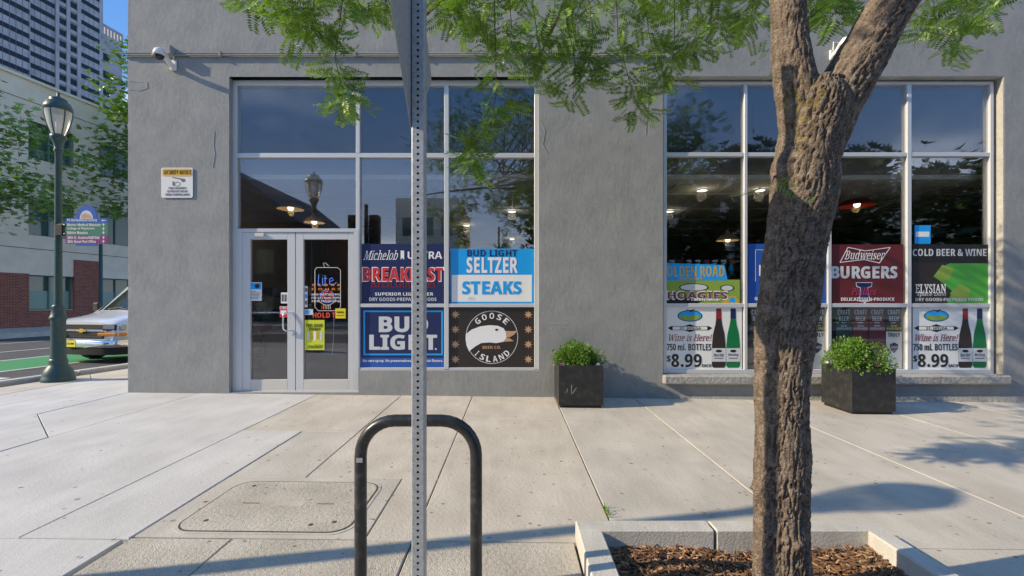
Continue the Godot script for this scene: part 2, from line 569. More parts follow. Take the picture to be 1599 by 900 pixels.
# ---------- the shop ----------
func px_box(x0: float, y0: float, x1: float, y1: float, d0: float, d1: float, called: String, mat: Material, parent: Node3D, bev := 0.004) -> MeshInstance3D:
	var a := spot(x0, y1, d0) - parent.global_position
	var b := spot(x1, y0, d0) - parent.global_position
	var k := B.new()
	k.span(Vector3(a.x, a.y, -d1 - parent.global_position.z), Vector3(b.x, b.y, -d0 - parent.global_position.z), bev)
	return put(k, called, mat, parent)
func pane(x0: float, y0: float, x1: float, y1: float, parent: Node3D, d := 7.12, sheets := 2):
	var o := part("pane", parent)
	for k in sheets:
		var dd := d + 0.008 + k * 0.024 / (sheets - 1)
		var a := spot(x0 - 1, y1 + 1, 7.09)
		var b := spot(x1 + 1, y0 - 1, 7.09)
		bx("glass_sheet", Vector3(a.x, a.y, -dd - 0.004) - parent.global_position, Vector3(b.x, b.y, -dd) - parent.global_position, M.glass, o)
func wall_with_openings(x0: float, x1: float, y0: float, y1: float, z: float, thick: float, holes: Array, b: B):
	var xs := [x0, x1]
	var ys := [y0, y1]
	for h in holes:
		xs.append_array([h[0], h[2]])
		ys.append_array([h[1], h[3]])
	xs.sort()
	ys.sort()
	var open := func(i: int, j: int) -> bool:
		if i < 0 or j < 0 or i >= xs.size() - 1 or j >= ys.size() - 1: return true
		var cx: float = (xs[i] + xs[i + 1]) / 2
		var cy: float = (ys[j] + ys[j + 1]) / 2
		for h in holes:
			if cx > h[0] and cx < h[2] and cy > h[1] and cy < h[3]: return true
		return false
	b.group(-1)
	for i in xs.size() - 1:
		for j in ys.size() - 1:
			if xs[i + 1] - xs[i] < 1e-5 or ys[j + 1] - ys[j] < 1e-5 or open.call(i, j): continue
			var a := Vector3(xs[i], ys[j], z)
			var c := Vector3(xs[i + 1], ys[j + 1], z)
			var t := Vector3(0, 0, -thick)
			var p := [a, Vector3(a.x, c.y, z), c, Vector3(c.x, a.y, z)]
			b.quad(p[0], p[1], p[2], p[3])
			b.quad(p[3] + t, p[2] + t, p[1] + t, p[0] + t)
			if open.call(i - 1, j): b.quad(p[0], p[0] + t, p[1] + t, p[1])
			if open.call(i + 1, j): b.quad(p[2], p[2] + t, p[3] + t, p[3])
			if open.call(i, j + 1): b.quad(p[1], p[1] + t, p[2] + t, p[2])
			if open.call(i, j - 1): b.quad(p[3], p[3] + t, p[0] + t, p[0])

func build_shop():
	var s := thing("shop_building", "grey rendered corner shop with two large aluminium shop windows", "building", Vector3(0, 0, -7))
	var X := func(px: float) -> float: return (px - 800) / 100.0
	var Y := func(py: float) -> float: return EYE - (py - 470) / 100.0
	var b := B.new()
	wall_with_openings(-6.0, 15.0, -0.25, 9.0, 0.0, 0.3, [[X.call(358), Y.call(613.5), X.call(560.5), Y.call(120)], [X.call(560.5), Y.call(579), X.call(842), Y.call(120)], [X.call(1036), Y.call(586), X.call(1569), Y.call(119)]], b)
	put(b, "front_wall", M.stucco, s)
	bx("side_wall", Vector3(-6.0, -0.25, -14), Vector3(-5.7, 9, -0.3), M.stucco, s)
	bx("side_wall", Vector3(14.7, -0.25, -14), Vector3(15, 9, -0.3), M.stucco, s)
	bx("rear_wall", Vector3(-6, -0.25, -14.3), Vector3(15, 9, -14.0), M.stucco, s)
	bx("roof", Vector3(-6.0, 9.0, -14.3), Vector3(15, 9.2, 0.05), M.stucco, s)
	bx("shop_floor", Vector3(-5.7, -0.25, -14), Vector3(14.7, 0.02, -0.3), M.floor_in, s)
	var cl := bx("ceiling", Vector3(-5.7, 3.52, -14), Vector3(14.7, 3.6, -0.45), M.ceiling, s)
	for i in 22:
		bx("ceiling_grid", Vector3(-5.7 + i * 0.95, 3.51, -14) - Vector3.ZERO, Vector3(-5.685 + i * 0.95, 3.519, -0.45), M.alu_dull, cl)
	for i in 10:
		bx("ceiling_grid", Vector3(-5.7, 3.508, -13.6 + i * 1.35), Vector3(14.7, 3.517, -13.585 + i * 1.35), M.alu_dull, cl)
	bx("bulkhead", Vector3(-5.7, 3.6, -0.5), Vector3(14.7, 4.0, -0.42), M.dark_room, s)
	bx("lining", Vector3(-5.7, 0.02, -13.99), Vector3(14.7, 3.5, -13.9), M.dark_room, s)
	bx("partition", Vector3(1.15, 0.02, -10.0), Vector3(1.3, 3.51, -0.35), M.dark_room, s)
	# pale band of old paint at the foot of the wall under the big window
	# sill, jamb lining
	b = B.new()
	b.box(Vector3(X.call(1303), Y.call(592.5), -0.02), Vector3(5.36, 0.14, 0.24), Basis.IDENTITY, 0.02)
	put(b, "sill", M.sill, s)
	bx("jamb_lining", Vector3(X.call(1569) - 0.012, Y.call(585), -0.28), Vector3(X.call(1569) + 0.002, Y.call(119), -0.004), M.stucco_pale, s)
	bx("head_lining", Vector3(X.call(1036), Y.call(119) - 0.012, -0.28), Vector3(X.call(1569) - 0.014, Y.call(119) + 0.002, -0.004), M.stucco_pale, s)
	bx("plinth", Vector3(X.call(1040), -0.25, 0.0), Vector3(15.0, Y.call(618), 0.012), M.stucco_pale, s)
	# conduit along the wall
	var cd := part("conduit", s)
	for k in 2:
		b = B.new()
		var yy: float = Y.call(84.5 + k * 3.2)
		b.tube([Vector3(-6.12 + k * 0.14, yy, 0.03), Vector3(-2, yy - 0.006, 0.03), Vector3(X.call(1038), yy, 0.03)], 0.013, 8)
		put(b, "pipe", M.stucco, cd)
	for i in 8:
		bx("clip", Vector3(-5.6 + i * 1.05, Y.call(90), 0.0), Vector3(-5.575 + i * 1.05, Y.call(82), 0.05), M.stucco, cd)
	bx("junction_box", Vector3(X.call(262), Y.call(90), 0.0), Vector3(X.call(275), Y.call(76), 0.12), M.stucco, s, 0.006)
	# scuffs of pale paint and thin ridges of old plaster on the render
	for q in [[858, 505, 888, 506.2, 0.02], [872, 512, 884, 513, -0.05], [856, 514.5, 862, 516, 0.1], [1590, 616, 1610, 618, 0.0]]:
		b = B.new()
		b.box(Vector3((X.call(q[0]) + X.call(q[2])) / 2, Y.call(q[1]), 0.001), Vector3((q[2] - q[0]) / 100.0, (q[3] - q[1]) / 100.0, 0.003), Basis(Vector3(0, 0, 1), q[4]))
		put(b, "scuff", M.stucco_pale, s)
	for q in [[[203, 127], [230, 129], [231, 138], [219, 142], [203, 140]], [[335, 205], [334, 228], [336, 240], [333, 262]], [[845, 190], [852, 205], [848, 226], [856, 240]], [[1010, 100], [1013, 150], [1009, 210]], [[1480, 92], [1486, 108], [1500, 112]]]:
		b = B.new()
		var pts := []
		for v in q: pts.append(Vector3(X.call(v[0]), Y.call(v[1]), -0.001))
		b.tube(pts, 0.006, 6)
		put(b, "plaster_ridge", M.stucco, s)
	# left shop window
	var w := part("shop_window", s)
	for f in [[363, 125, 842, 133, "frame_rail"], [370, 239, 835, 246, "frame_rail"], [362, 133, 370, 357, "frame_stile"], [835, 133, 842, 577, "frame_stile"], [556, 133, 562, 239, "frame_stile"], [556, 246, 562, 578, "frame_stile"], [694, 133, 701, 239, "frame_stile"], [694, 246, 701, 577, "frame_stile"], [562, 474.5, 694, 480, "frame_rail"], [701, 474.5, 835, 480, "frame_rail"], [562, 574.5, 694, 579.5, "frame_rail"], [701, 574.5, 835, 579.5, "frame_rail"]]:
		px_box(f[0], f[1], f[2], f[3], 7.09 + (0.003 if f[4] == "frame_rail" else 0.0), 7.2, f[4], M.alu, w)
	for c in [[370, 556], [562, 694], [701, 835]]:
		pane(c[0], 133, c[1], 239, w)
		px_box(c[0] - 1, 132, c[1] + 1, 240, 7.2, 7.21, "blackout_film", M.screen, w, 0)
		if c[0] == 370: pane(370, 246, 556, 356, w, 7.12, 4)
		else:
			pane(c[0], 246, c[1], 475, w, 7.12, 4)
			pane(c[0], 480, c[1], 575, w)
	# right shop window
	w = part("shop_window", s)
	for f in [[1037, 127, 1553, 131.5, "frame_rail"], [1036.5, 131.5, 1042, 584, "frame_stile"], [1547.5, 131.5, 1553, 584, "frame_stile"], [1163, 131.5, 1168, 577.5, "frame_stile"], [1294, 131.5, 1299.5, 577.5, "frame_stile"], [1418, 131.5, 1424.5, 577.5, "frame_stile"], [1042, 577.5, 1547.5, 584, "frame_rail"]]:
		px_box(f[0], f[1], f[2], f[3], 7.09, 7.2, f[4], M.alu, w)
	for c in [[1042, 1163], [1168, 1294], [1299.5, 1418], [1424.5, 1547.5]]:
		px_box(c[0], 238, c[1], 244, 7.095, 7.195, "frame_rail", M.alu, w)
		px_box(c[0], 474, c[1], 480, 7.095, 7.195, "frame_rail", M.alu, w)
		for r in [[131.5, 238], [244, 474], [480, 577.5]]: pane(c[0], r[0], c[1], r[1], w, 7.12, 3 if r[0] == 244 else 2)
		px_box(c[0] - 1, 130.5, c[1] + 1, 239, 7.2, 7.21, "blackout_film", M.screen, w, 0)
	# double door
	px_box(363, 357, 561, 362.5, 7.085, 7.2, "door_header", M.alu, s)
	px_box(363, 362.5, 377.5, 611.5, 7.085, 7.2, "door_jamb", M.alu, s)
	px_box(552.5, 362.5, 560.5, 611.5, 7.085, 7.2, "door_jamb", M.alu, s)
	px_box(363, 611, 561, 613.5, 7.07, 7.25, "threshold", M.alu_dull, s)
	for l in [[378, 461.3, 391, 449], [462.3, 552, 474, 544]]:
		var dr := part("door", s)
		px_box(l[0], 363, l[2], 610.5, 7.1, 7.15, "stile", M.alu, dr)
		px_box(l[3], 363, l[1], 610.5, 7.1, 7.15, "stile", M.alu, dr)
		px_box(l[2], 363, l[3], 374, 7.1, 7.15, "rail", M.alu, dr)
		px_box(l[2], 593, l[3], 610.5, 7.1, 7.15, "rail", M.alu_dull, dr)
		pane(l[2], 374, l[3], 593, dr, 7.112)
		if l[0] == 378:
			b = B.new()
			var h := []
			for p in [[459, 489, 7.1], [446, 489, 7.06], [442.5, 492, 7.04], [442, 503, 7.03], [442.5, 514, 7.04], [446, 517, 7.06], [459, 517, 7.1]]:
				h.append(spot(p[0], p[1], p[2]) - s.global_position)
			b.tube(h, 0.013, 8)
			put(b, "handle", M.chrome, dr)
			b = B.new()
			b.lathe(spot(458, 523.5, 7.09) - s.global_position, [[0.0, 0.012], [0.018, 0.008], [0.02, 0.0]], 14, false, Basis(Vector3.RIGHT, PI / 2))
			put(b, "lock", M.chrome, dr)
			px_box(391, 487.2, 449, 489.4, 7.17, 7.2, "push_bar", M.alu, dr)
			px_box(398, 364, 412, 369.5, 7.07, 7.1, "closer", M.alu_dull, dr)
		for i in 9:
			var hb := B.new()
			var q := spot(l[0] - 3 if l[0] == 378 else l[1] + 3, 385 + i * 26, 7.085) - s.global_position
			hb.lathe(q, [[0.0, 0.004], [0.005, 0.003], [0.006, 0.0]], 8, false, Basis(Vector3.RIGHT, PI / 2))
			put(hb, "screw", M.alu_dull, dr)

func build_inside():
	# pendant lamps and ceiling lamps that show through the glass
	for p in [[454, 327, 9.2, 0.26, "pendant lamp with a wide white dome hanging inside above the doors"], [491, 348, 9.9, 0.22, "conical white pendant lamp hanging inside behind the doors"], [1339, 322, 9.0, 0.30, "dark red dome pendant lamp hanging inside above the burgers poster"], [1137, 376, 10.6, 0.25, "pale dome pendant lamp hanging inside above the hoagies poster"]]:
		var at := spot(p[0], p[1], p[2])
		var o := thing("pendant_lamp", p[4], "lamp", at, 0, "pendant lamps inside the shop")
		var r: float = p[3]
		var b := B.new()
		b.lathe(Vector3.ZERO, [[r, 0.0], [r * 0.93, r * 0.22], [r * 0.62, r * 0.5], [r * 0.22, r * 0.66], [r * 0.16, r * 0.95], [0.0, r * 0.97]], 28)
		put(b, "shade", M.red_enamel if p[4].begins_with("dark red") else M.cream_enamel, o)
		b = B.new()
		b.tube([Vector3(0, r * 0.95, 0), Vector3(0, 3.5 - at.y, 0)], 0.008, 6)
		put(b, "cord", M.black, o)
		b = B.new()
		b.lathe(Vector3(0, r * 0.1, 0), [[0.0, -0.06], [0.05, -0.04], [0.06, 0.0], [0.04, 0.05], [0.0, 0.09]], 16)
		put(b, "bulb", M.bulb, o)
		var l := OmniLight3D.new()
		l.name = "glow"
		l.light_color = Color(1, .82, .55)
		l.light_energy = 0.02
		l.light_size = 0.06
		l.omni_range = 14
		l.omni_attenuation = 2
		l.shadow_enabled = true
		l.position = Vector3(0, r * 0.1 - 0.1, 0)
		o.add_child(l)
	for p in [[1097, 297], [1187, 297], [1046, 330], [800, 330], [729, 352], [800, 373]]:
		var d: float = 2.0 * F / (470.0 - p[1])
		var at := spot(p[0], p[1], d)
		var o := thing("ceiling_lamp", "round flush lamp in the ceiling inside the shop", "lamp", Vector3(at.x, 3.5, at.z), 0, "flush ceiling lamps inside the shop")
		var b := B.new()
		b.lathe(Vector3.ZERO, [[0.0, -0.012], [0.085, -0.012], [0.09, 0.0]], 20)
		put(b, "diffuser", M.lamp_white, o)
		b = B.new()
		b.lathe(Vector3.ZERO, [[0.09, -0.014], [0.115, -0.01], [0.12, 0.005]], 20)
		put(b, "rim", M.white, o)
		var l := OmniLight3D.new()
		l.name = "glow"
		l.light_color = Color(1, .93, .8)
		l.light_energy = 0.025
		l.light_size = 0.09
		l.omni_range = 14
		l.omni_attenuation = 2
		l.shadow_enabled = true
		l.position = Vector3(0, -0.11, 0)
		o.add_child(l)
	# shelving and a counter in the gloom
	var rr := RandomNumberGenerator.new()
	rr.seed = 77
	for i in 4:
		var o := thing("store_shelf", ["dark steel shelf unit stocked with goods behind the left door", "dark steel shelf unit stocked with goods behind the neon sign", "dark steel shelf unit of goods inside behind the spray bottles", "dark steel shelf unit of goods inside behind the burgers poster"][i], "shelf", Vector3([-4.9, -3.0, 3.4, 6.0][i], 0.02, [-9.6, -10.4, -9.8, -10.2][i]))
		for k in 4: bx("board", Vector3(-0.6, 0.3 + k * 0.42, -0.2), Vector3(0.6, 0.33 + k * 0.42, 0.2), M.black, o)
		for k in 4: bx("upright", Vector3(-0.62 + (k % 2) * 1.2, 0, -0.22 + (k / 2) * 0.4), Vector3(-0.58 + (k % 2) * 1.2, 1.75, -0.18 + (k / 2) * 0.4), M.black, o)
		for k in 24:
			var h := rr.randf_range(0.12, 0.3)
			var x := -0.55 + (k % 6) * 0.19
			var y := 0.331 + (k / 6) * 0.42
			bx("goods", Vector3(x, y, -0.1), Vector3(x + rr.randf_range(0.08, 0.16), y + h, 0.14), [M.goods_a, M.goods_b, M.goods_c, M.white][rr.randi() % 4], o)
	var ct := thing("shop_counter", "dark counter with a steel top inside behind the door glass", "counter", Vector3(-3.9, 0.02, -8.8))
	bx("body", Vector3(-0.75, 0, -0.3), Vector3(0.75, 0.86, 0.3), M.dark_room, ct)
	bx("top", Vector3(-0.8, 0.86, -0.34), Vector3(0.8, 0.9, 0.34), M.alu_dull, ct, 0.005)
	for i in 8:
		var at := spot(1049 + i * 13.5, 417, 7.5)
		var o := thing("spray_bottle", ["dull blue", "bright turquoise", "white"][i % 3] + " plastic spray bottle in a row inside above the hoagies poster", "bottle", at + Vector3(0, -0.02, -0.02), rr.randf_range(-0.6, 0.6), "spray bottles in the window")
		var b := B.new()
		b.lathe(Vector3.ZERO, [[0.0, -0.14], [0.045, -0.14], [0.047, 0.0], [0.02, 0.06], [0.016, 0.09]], 12)
		put(b, "body", [M.goods_a, M.glassy_blue, M.white][i % 3], o)
		b = B.new()
		b.box(Vector3(0.015, 0.12, 0), Vector3(0.09, 0.035, 0.03), Basis.IDENTITY, 0.008)
		b.box(Vector3(0.035, 0.08, 0), Vector3(0.012, 0.06, 0.02), Basis(Vector3(0, 0, 1), -0.4), 0.003)
		put(b, "trigger", [M.white, M.goods_b, M.white][i % 3], o)
	bx("window_shelf_board", spot(1042, 420, 7.5) + Vector3(0, -0.2, -0.12), spot(1160, 418, 7.5) + Vector3(0, -0.16, 0.1), M.black, self)
	var ws = get_node("window_shelf_board")
	tag(ws, "black shelf board carrying the spray bottles inside the window", "shelf")

# ---------- posters and signs ----------
func make_inks():
	var t := {"navy": C(.012, .022, .10), "blue": C(.02, .10, .42), "sky": C(.01, .36, .86), "white": C(.84, .85, .86), "silver": C(.6, .63, .66), "red": C(.62, .03, .035), "maroon": C(.13, .018, .022), "darkred": C(.25, .02, .03), "brown": C(.028, .022, .02), "tan": C(.55, .34, .2), "black": C(.012, .012, .013), "yellow": C(.75, .62, .03), "lime": C(.62, .68, .04), "green": C(.08, .42, .05), "bottle": C(.0, .17, .05), "dkgreen": C(.012, .06, .03), "amber": C(.8, .47, .03), "plum": C(.2, .03, .1), "grass": C(.25, .38, .06), "gold": C(.55, .38, .05), "pink": C(.4, .05, .12), "paper": C(.78, .8, .79), "grey": C(.15, .16, .17), "teal": C(.05, .2, .13), "violet": C(.22, .03, .16), "orange": C(.75, .25, .02)}
	for k in t: M["ink_" + k] = plain(t[k].r, t[k].g, t[k].b, 0.35)

func wine_poster(x: float, label: String):
	var d := 7.124
	var o := poster("wine_poster", label, x, 480, x + 118, 577, d, ink("paper"), "poster", "wine price posters")
	var L := func(s, x0, y0, x1, y1, k, f = null, sl = 0.0): letters(s, x + x0, y0, x + x1, y1, ink(k), o, d, f, 0.003, sl)
	flat_shape(oval(x + 37, 493.5, 19.5, 9), d, ink("black"), o, "crest")
	flat_shape(oval(x + 37, 493.5, 18, 7.8), d, ink("sky"), o, "crest_sky", 0.003)
	flat_shape([[x + 20, 495], [x + 27, 492], [x + 35, 494.5], [x + 44, 491.5], [x + 54, 495.5], [x + 50, 499], [x + 37, 501], [x + 24, 499]], d, ink("grass"), o, "crest_hills", 0.004)
	flat_shape([[x + 30, 483], [x + 37, 485.5], [x + 45, 482.5], [x + 39, 488]], d, ink("black"), o, "crest_bird", 0.0045)
	flat_shape([[x + 2, 512.5], [x + 8, 509.5], [x + 66, 509.5], [x + 72, 512.5], [x + 66, 516], [x + 8, 516]], d, ink("black"), o, "banner")
	flat_shape([[x + 10, 510.3], [x + 64, 510.3], [x + 64, 515.2], [x + 10, 515.2]], d, ink("paper"), o, "banner_field", 0.0025)
	flat_shape([[x + 28, 509.6], [x + 37, 506.5], [x + 46, 509.6]], d, ink("black"), o, "banner_finial", 0.0021)
	flat_shape([[x + 28, 515.9], [x + 37, 519], [x + 46, 515.9]], d, ink("black"), o, "banner_finial", 0.0021)
	L.call("ST. HÖLDA", 21, 509.9, 54, 514.8, "black")
	L.call("Wine is Here!", 3, 522, 70, 533, "darkred", serif, 0.25)
	L.call("750 ml. BOTTLES", 0.8, 537, 70, 547.5, "black")
	L.call("$", 0.8, 555, 7, 566, "black")
	L.call("8.99", 8, 553, 55, 573.5, "black")
	L.call("EACH", 56, 569, 70, 573.5, "black")
	for k in 2:
		var cx := x + 82.0 + k * 22.5
		var gl := "brown" if k == 0 else "bottle"
		flat_shape([[cx - 4, 482], [cx + 4, 482], [cx + 4.4, 498], [cx - 4.4, 498]], d, ink("darkred" if k == 0 else "navy"), o, "bottle_cap", 0.003)
		flat_shape([[cx - 4, 498], [cx + 4, 498], [cx + 5.5, 508], [cx + 9, 522], [cx + 10.6, 540], [cx + 10.8, 571], [cx + 8.5, 574.5], [cx - 8.5, 574.5], [cx - 10.8, 571], [cx - 10.6, 540], [cx - 9, 522], [cx - 5.5, 508]], d, ink(gl), o, "bottle_picture", 0.003)
		flat_shape([[cx - 10.6, 544], [cx + 10.6, 544], [cx + 10.6, 565], [cx - 10.6, 565]], d, ink("silver"), o, "bottle_label", 0.004)
		flat_shape(oval(cx, 548.5, 5, 2.2, 14), d, ink("black"), o, "label_crest", 0.0047)
		letters("Riesling" if k else "Pinot Noir", cx - 8, 552, cx + 8, 557, ink("black"), o, d, serif, 0.0047, 0.2)
		flat_rect(cx - 7, 559, cx + 7, 560.5, d, ink("grey"), o, "label_line", 0.0049)

func build_posters():
	var d := 7.124
	var o := poster("breakfast_poster", "navy breakfast poster with red and white lettering on the shop window glass", 565, 381, 693, 474.5, d, ink("navy"))
	letters("Michelob", 570, 391, 622, 406, ink("white"), o, d, serif, 0.003, 0.3)
	flat_shape([[626, 391.5], [631.5, 391.5], [631.5, 406], [628.7, 403], [626, 406]], d, ink("white"), o, "ribbon_mark")
	letters("ULTRA", 637, 393, 691, 404.5, ink("white"), o, d)
	letters("BREAKFAST", 565.6, 417.2, 694, 440.4, ink("white"), o, d, null, 0.0025, 0.0, "lettering_outline", 0.9)
	letters("BREAKFAST", 567, 418.5, 692.5, 439, ink("red"), o, d, null, 0.004, 0.0, "lettering", 0.5)
	letters("Arch Gourmet", 579, 439.5, 681, 448, ink("darkred"), o, d, serif, 0.005)
	flat_rect(578, 448, 682, 448.9, d, ink("darkred"), o, "underline", 0.003)
	letters("SUPERIOR LIGHT BEER", 586, 457, 677, 461.8, ink("white"), o, d)
	letters("DRY GOODS·PREPARED FOODS", 577, 465, 682, 470.3, ink("silver"), o, d)
	o = poster("seltzer_poster", "bright blue seltzer poster with a white steaks panel on the shop window glass", 704, 388.5, 834, 474.5, d, ink("sky"))
	letters("BUD LIGHT", 730, 390.5, 808, 400.5, ink("navy"), o, d)
	letters("SELTZER", 729, 402, 809, 426.5, ink("white"), o, d, null, 0.003, 0.0, "lettering", 0.4)
	flat_rect(706, 429.5, 831, 471.5, d, ink("white"), o, "white_panel", 0.002)
	letters("STEAKS", 722, 439.5, 815, 460, ink("sky"), o, d, null, 0.004, 0.0, "lettering", 0.7)
	letters("ETC.", 732, 464.5, 744, 469, ink("silver"), o, d, null, 0.004)
	o = poster("light_beer_poster", "navy poster with pale BUD LIGHT letters in a bright blue border", 563, 480, 694, 575, d, ink("blue"))
	flat_rect(564, 481, 693.5, 559, d, ink("navy"), o, "navy_panel", 0.0015)
	for r in [[568, 485, 692, 487.5], [568, 552.5, 692, 555], [568, 487.5, 570.5, 552.5], [689.5, 487.5, 692, 552.5]]: flat_rect(r[0], r[1], r[2], r[3], d, ink("sky"), o, "border", 0.003)
	letters("BUD", 592, 494.5, 669, 519, ink("silver"), o, d, null, 0.003, 0.0, "lettering", 0.7)
	letters("LIGHT", 577, 523, 683, 546.5, ink("silver"), o, d, null, 0.003, 0.0, "lettering", 0.7)
	flat_shape(oval(681, 545.3, 1.6, 1.6, 10), d, ink("silver"), o, "registered_mark")
	letters("No corn syrup. No preservatives. No artificial flavors.", 567, 561.5, 692, 566.8, ink("white"), o, d)
	o = poster("goose_poster", "dark brown poster of a white goose head in a ring between tan stars", 702, 480, 835, 575, d, ink("brown"))
	ring_shape(768.5, 527, 41, 41.5, 1.0, d, ink("silver"), o, "ring")
	var head := [[728, 522], [737, 515], [750, 510], [765, 508], [778, 509], [787, 513], [791, 520], [791, 528], [786, 534], [776, 536], [764, 535], [752, 536], [743, 541], [733, 549], [729, 540], [727.5, 530]]
	flat_shape(head, d, ink("white"), o, "goose_head", 0.003)
	flat_shape([[790, 517], [800, 517.5], [809, 516.5], [803, 523], [795, 527.5], [791, 527]], d, ink("tan"), o, "beak", 0.004)
	flat_shape([[786, 534], [791, 528], [797, 529], [803, 533], [795, 533.5]], d, ink("tan"), o, "beak", 0.004)
	flat_shape(oval(776, 515.3, 2.6, 1.7, 12), d, ink("black"), o, "eye", 0.0045)
	for e in [["GOOSE", -PI / 2, 0.36, 33.5, 1.0], ["ISLAND", PI / 2, -0.30, 34.0, -1.0]]:
		var s: String = e[0]
		for i in s.length():
			var a: float = e[1] + (i - (s.length() - 1) / 2.0) * e[2]
			var cx: float = 768.5 + cos(a) * e[3]
			var cy: float = 527 + sin(a) * e[3]
			var w := 2.2 if s[i] == "I" else 7.2
			var l := letters(s[i], cx - w / 2, cy - 4.6, cx + w / 2, cy + 4.6, ink("white"), o, d)
			var c := spot(cx, cy, d) - o.global_position
			var turn: float = -(a + PI / 2) if e[4] > 0 else -(a - PI / 2)
			var rot := Basis(Vector3(0, 0, 1), turn)
			var off := l.position - c
			l.transform = Transform3D(rot * l.basis, c + rot * off)
	letters("BEER CO.", 754, 540.5, 783, 545, ink("tan"), o, d, null, 0.004)
	for sx in [711.5, 825.5]:
		for i in 4:
			var q := []
			for k in 16:
				var a := TAU * k / 16.0
				var r := 7.0 if k % 2 == 0 else 3.0
				q.append([sx + cos(a) * r, 491.5 + i * 23.3 + sin(a) * r])
			flat_shape(q, d, ink("tan"), o, "star")
	# right window
	o = poster("hoagies_poster", "hoagies poster in sky blue and green on the shop window", 1041, 437, 1156, 474, d, ink("grass"))
	flat_shape([[1041, 411], [1132, 414], [1137, 438], [1041, 438]], d, ink("sky"), o, "blue_board", 0.0012)
	letters("OLDEN ROAD", 1042, 416, 1132, 432, ink("gold"), o, d, null, 0.003)
	letters("BREWING", 1062, 433.2, 1098, 437, ink("gold"), o, d, null, 0.003)
	for e in [[1084, 449, 23, 6], [1136, 450, 11, 5]]:
		flat_shape(oval(e[0], e[1], e[2], e[3]), d, ink("black"), o, "plate_rim", 0.002)
		flat_shape(oval(e[0], e[1], e[2] - 2, e[3] - 1), d, ink("silver"), o, "plate", 0.003)
	flat_shape([[1041, 468], [1070, 465], [1100, 469], [1090, 474], [1041, 474]], d, ink("black"), o, "dark_shape", 0.0022)
	flat_shape([[1128, 474], [1136, 462], [1150, 463], [1156, 474]], d, ink("gold"), o, "wedge", 0.0022)
	flat_shape([[1138, 472], [1142, 464], [1147, 465], [1150, 473]], d, ink("sky"), o, "stripe", 0.003)
	letters("HOAGIES", 1041.4, 454.4, 1137.6, 468.6, ink("white"), o, d, null, 0.0035, 0.0, "lettering_outline", 0.5)
	letters("HOAGIES", 1043, 456, 1136, 467, ink("plum"), o, d, null, 0.005)
	letters("ESSENTIALS", 1080, 466, 1122, 470, ink("white"), o, d, null, 0.006)
	d = 7.124
	o = poster("blue_poster", "plain blue poster mostly hidden behind the tree trunk", 1169, 381, 1291, 474, d, ink("blue"))
	flat_rect(1186, 414, 1196, 431, d, ink("white"), o, "white_block", 0.003)
	for r in [[1180, 390, 1281, 390.8], [1180, 390.8, 1180.8, 440], [1280.2, 390.8, 1281, 440]]: flat_rect(r[0], r[1], r[2], r[3], d, ink("silver"), o, "border", 0.003)
	letters("BREAKFAST", 1190, 436, 1270, 449, ink("red"), o, d, null, 0.003)
	letters("GOODS·PREPARED FOODS", 1179, 464, 1277, 469, ink("white"), o, d, null, 0.003)
	o = poster("burgers_poster", "maroon burgers poster with a bow tie outline and blue bell emblem", 1300, 382, 1412, 474, d, ink("maroon"))
	var bow := [[1312.5, 410], [1325, 386.5], [1352, 392], [1391, 386.5], [1374, 411], [1350, 405.5]]
	for i in bow.size():
		var a := Vector2(bow[i][0], bow[i][1])
		var c := Vector2(bow[(i + 1) % 6][0], bow[(i + 1) % 6][1])
		var n := (c - a).orthogonal().normalized() * 0.55
		flat_shape([[a.x - n.x, a.y - n.y], [c.x - n.x, c.y - n.y], [c.x + n.x, c.y + n.y], [a.x + n.x, a.y + n.y]], d, ink("white"), o, "bow_tie_line", 0.002 + i * 0.0001)
	letters("Budweiser", 1321, 391, 1382, 405.5, ink("white"), o, d, serif, 0.003, 0.25)
	letters("BURGERS", 1298.5, 416, 1402, 435, ink("silver"), o, d, null, 0.003, 0.0, "lettering", 0.7)
	flat_shape([[1337, 441], [1363, 441], [1362, 448], [1356, 450], [1358, 463], [1362, 470], [1353, 472], [1351, 475.5], [1349, 472], [1338, 470], [1343, 463], [1344, 450], [1338, 448]], d, ink("silver"), o, "bell_outline", 0.0015)
	flat_shape([[1338, 442], [1362, 442], [1361, 447], [1355, 449], [1357, 463], [1360, 469], [1340, 469], [1344, 463], [1345, 449], [1339, 447]], d, ink("navy"), o, "bell", 0.0025)
	letters("Phillies", 1331, 449, 1369, 461, ink("pink"), o, d, serif, 0.0035, 0.2)
	letters("DELICATESSEN·PRODUCE", 1314, 465, 1397, 470, ink("white"), o, d, null, 0.005)
	o = poster("beer_and_wine_poster", "green and black cold beer and wine poster at the end of the window", 1425.5, 382, 1545, 474, d, ink("brown"))
	flat_rect(1426, 382.5, 1545, 410, d, ink("black"), o, "black_band", 0.0015)
	letters("COLD BEER & WINE", 1426, 389, 1541, 400, ink("silver"), o, d)
	flat_shape([[1458, 432], [1470, 418], [1484, 411.5], [1544.5, 411.5], [1544.5, 473.5], [1480, 473.5], [1488, 455], [1470, 440]], d, ink("green"), o, "green_field", 0.002)
	flat_shape([[1460, 430], [1472, 414], [1490, 420], [1484, 436], [1470, 440]], d, ink("grass"), o, "leaf_shape", 0.003)
	flat_shape([[1484, 458], [1500, 444], [1516, 452], [1512, 470], [1494, 473]], d, ink("grass"), o, "leaf_shape", 0.003)
	letters("ELYSIAN", 1430, 444, 1478, 458, ink("white"), o, d, serif, 0.004, 0.0, "lettering", 0.4)
	letters("Space Dust", 1432, 457, 1478, 464, ink("silver"), o, d, serif, 0.005, 0.2)
	letters("DRY GOODS·PREPARED FOODS", 1430, 465.5, 1536, 470.5, ink("silver"), o, d, null, 0.006)
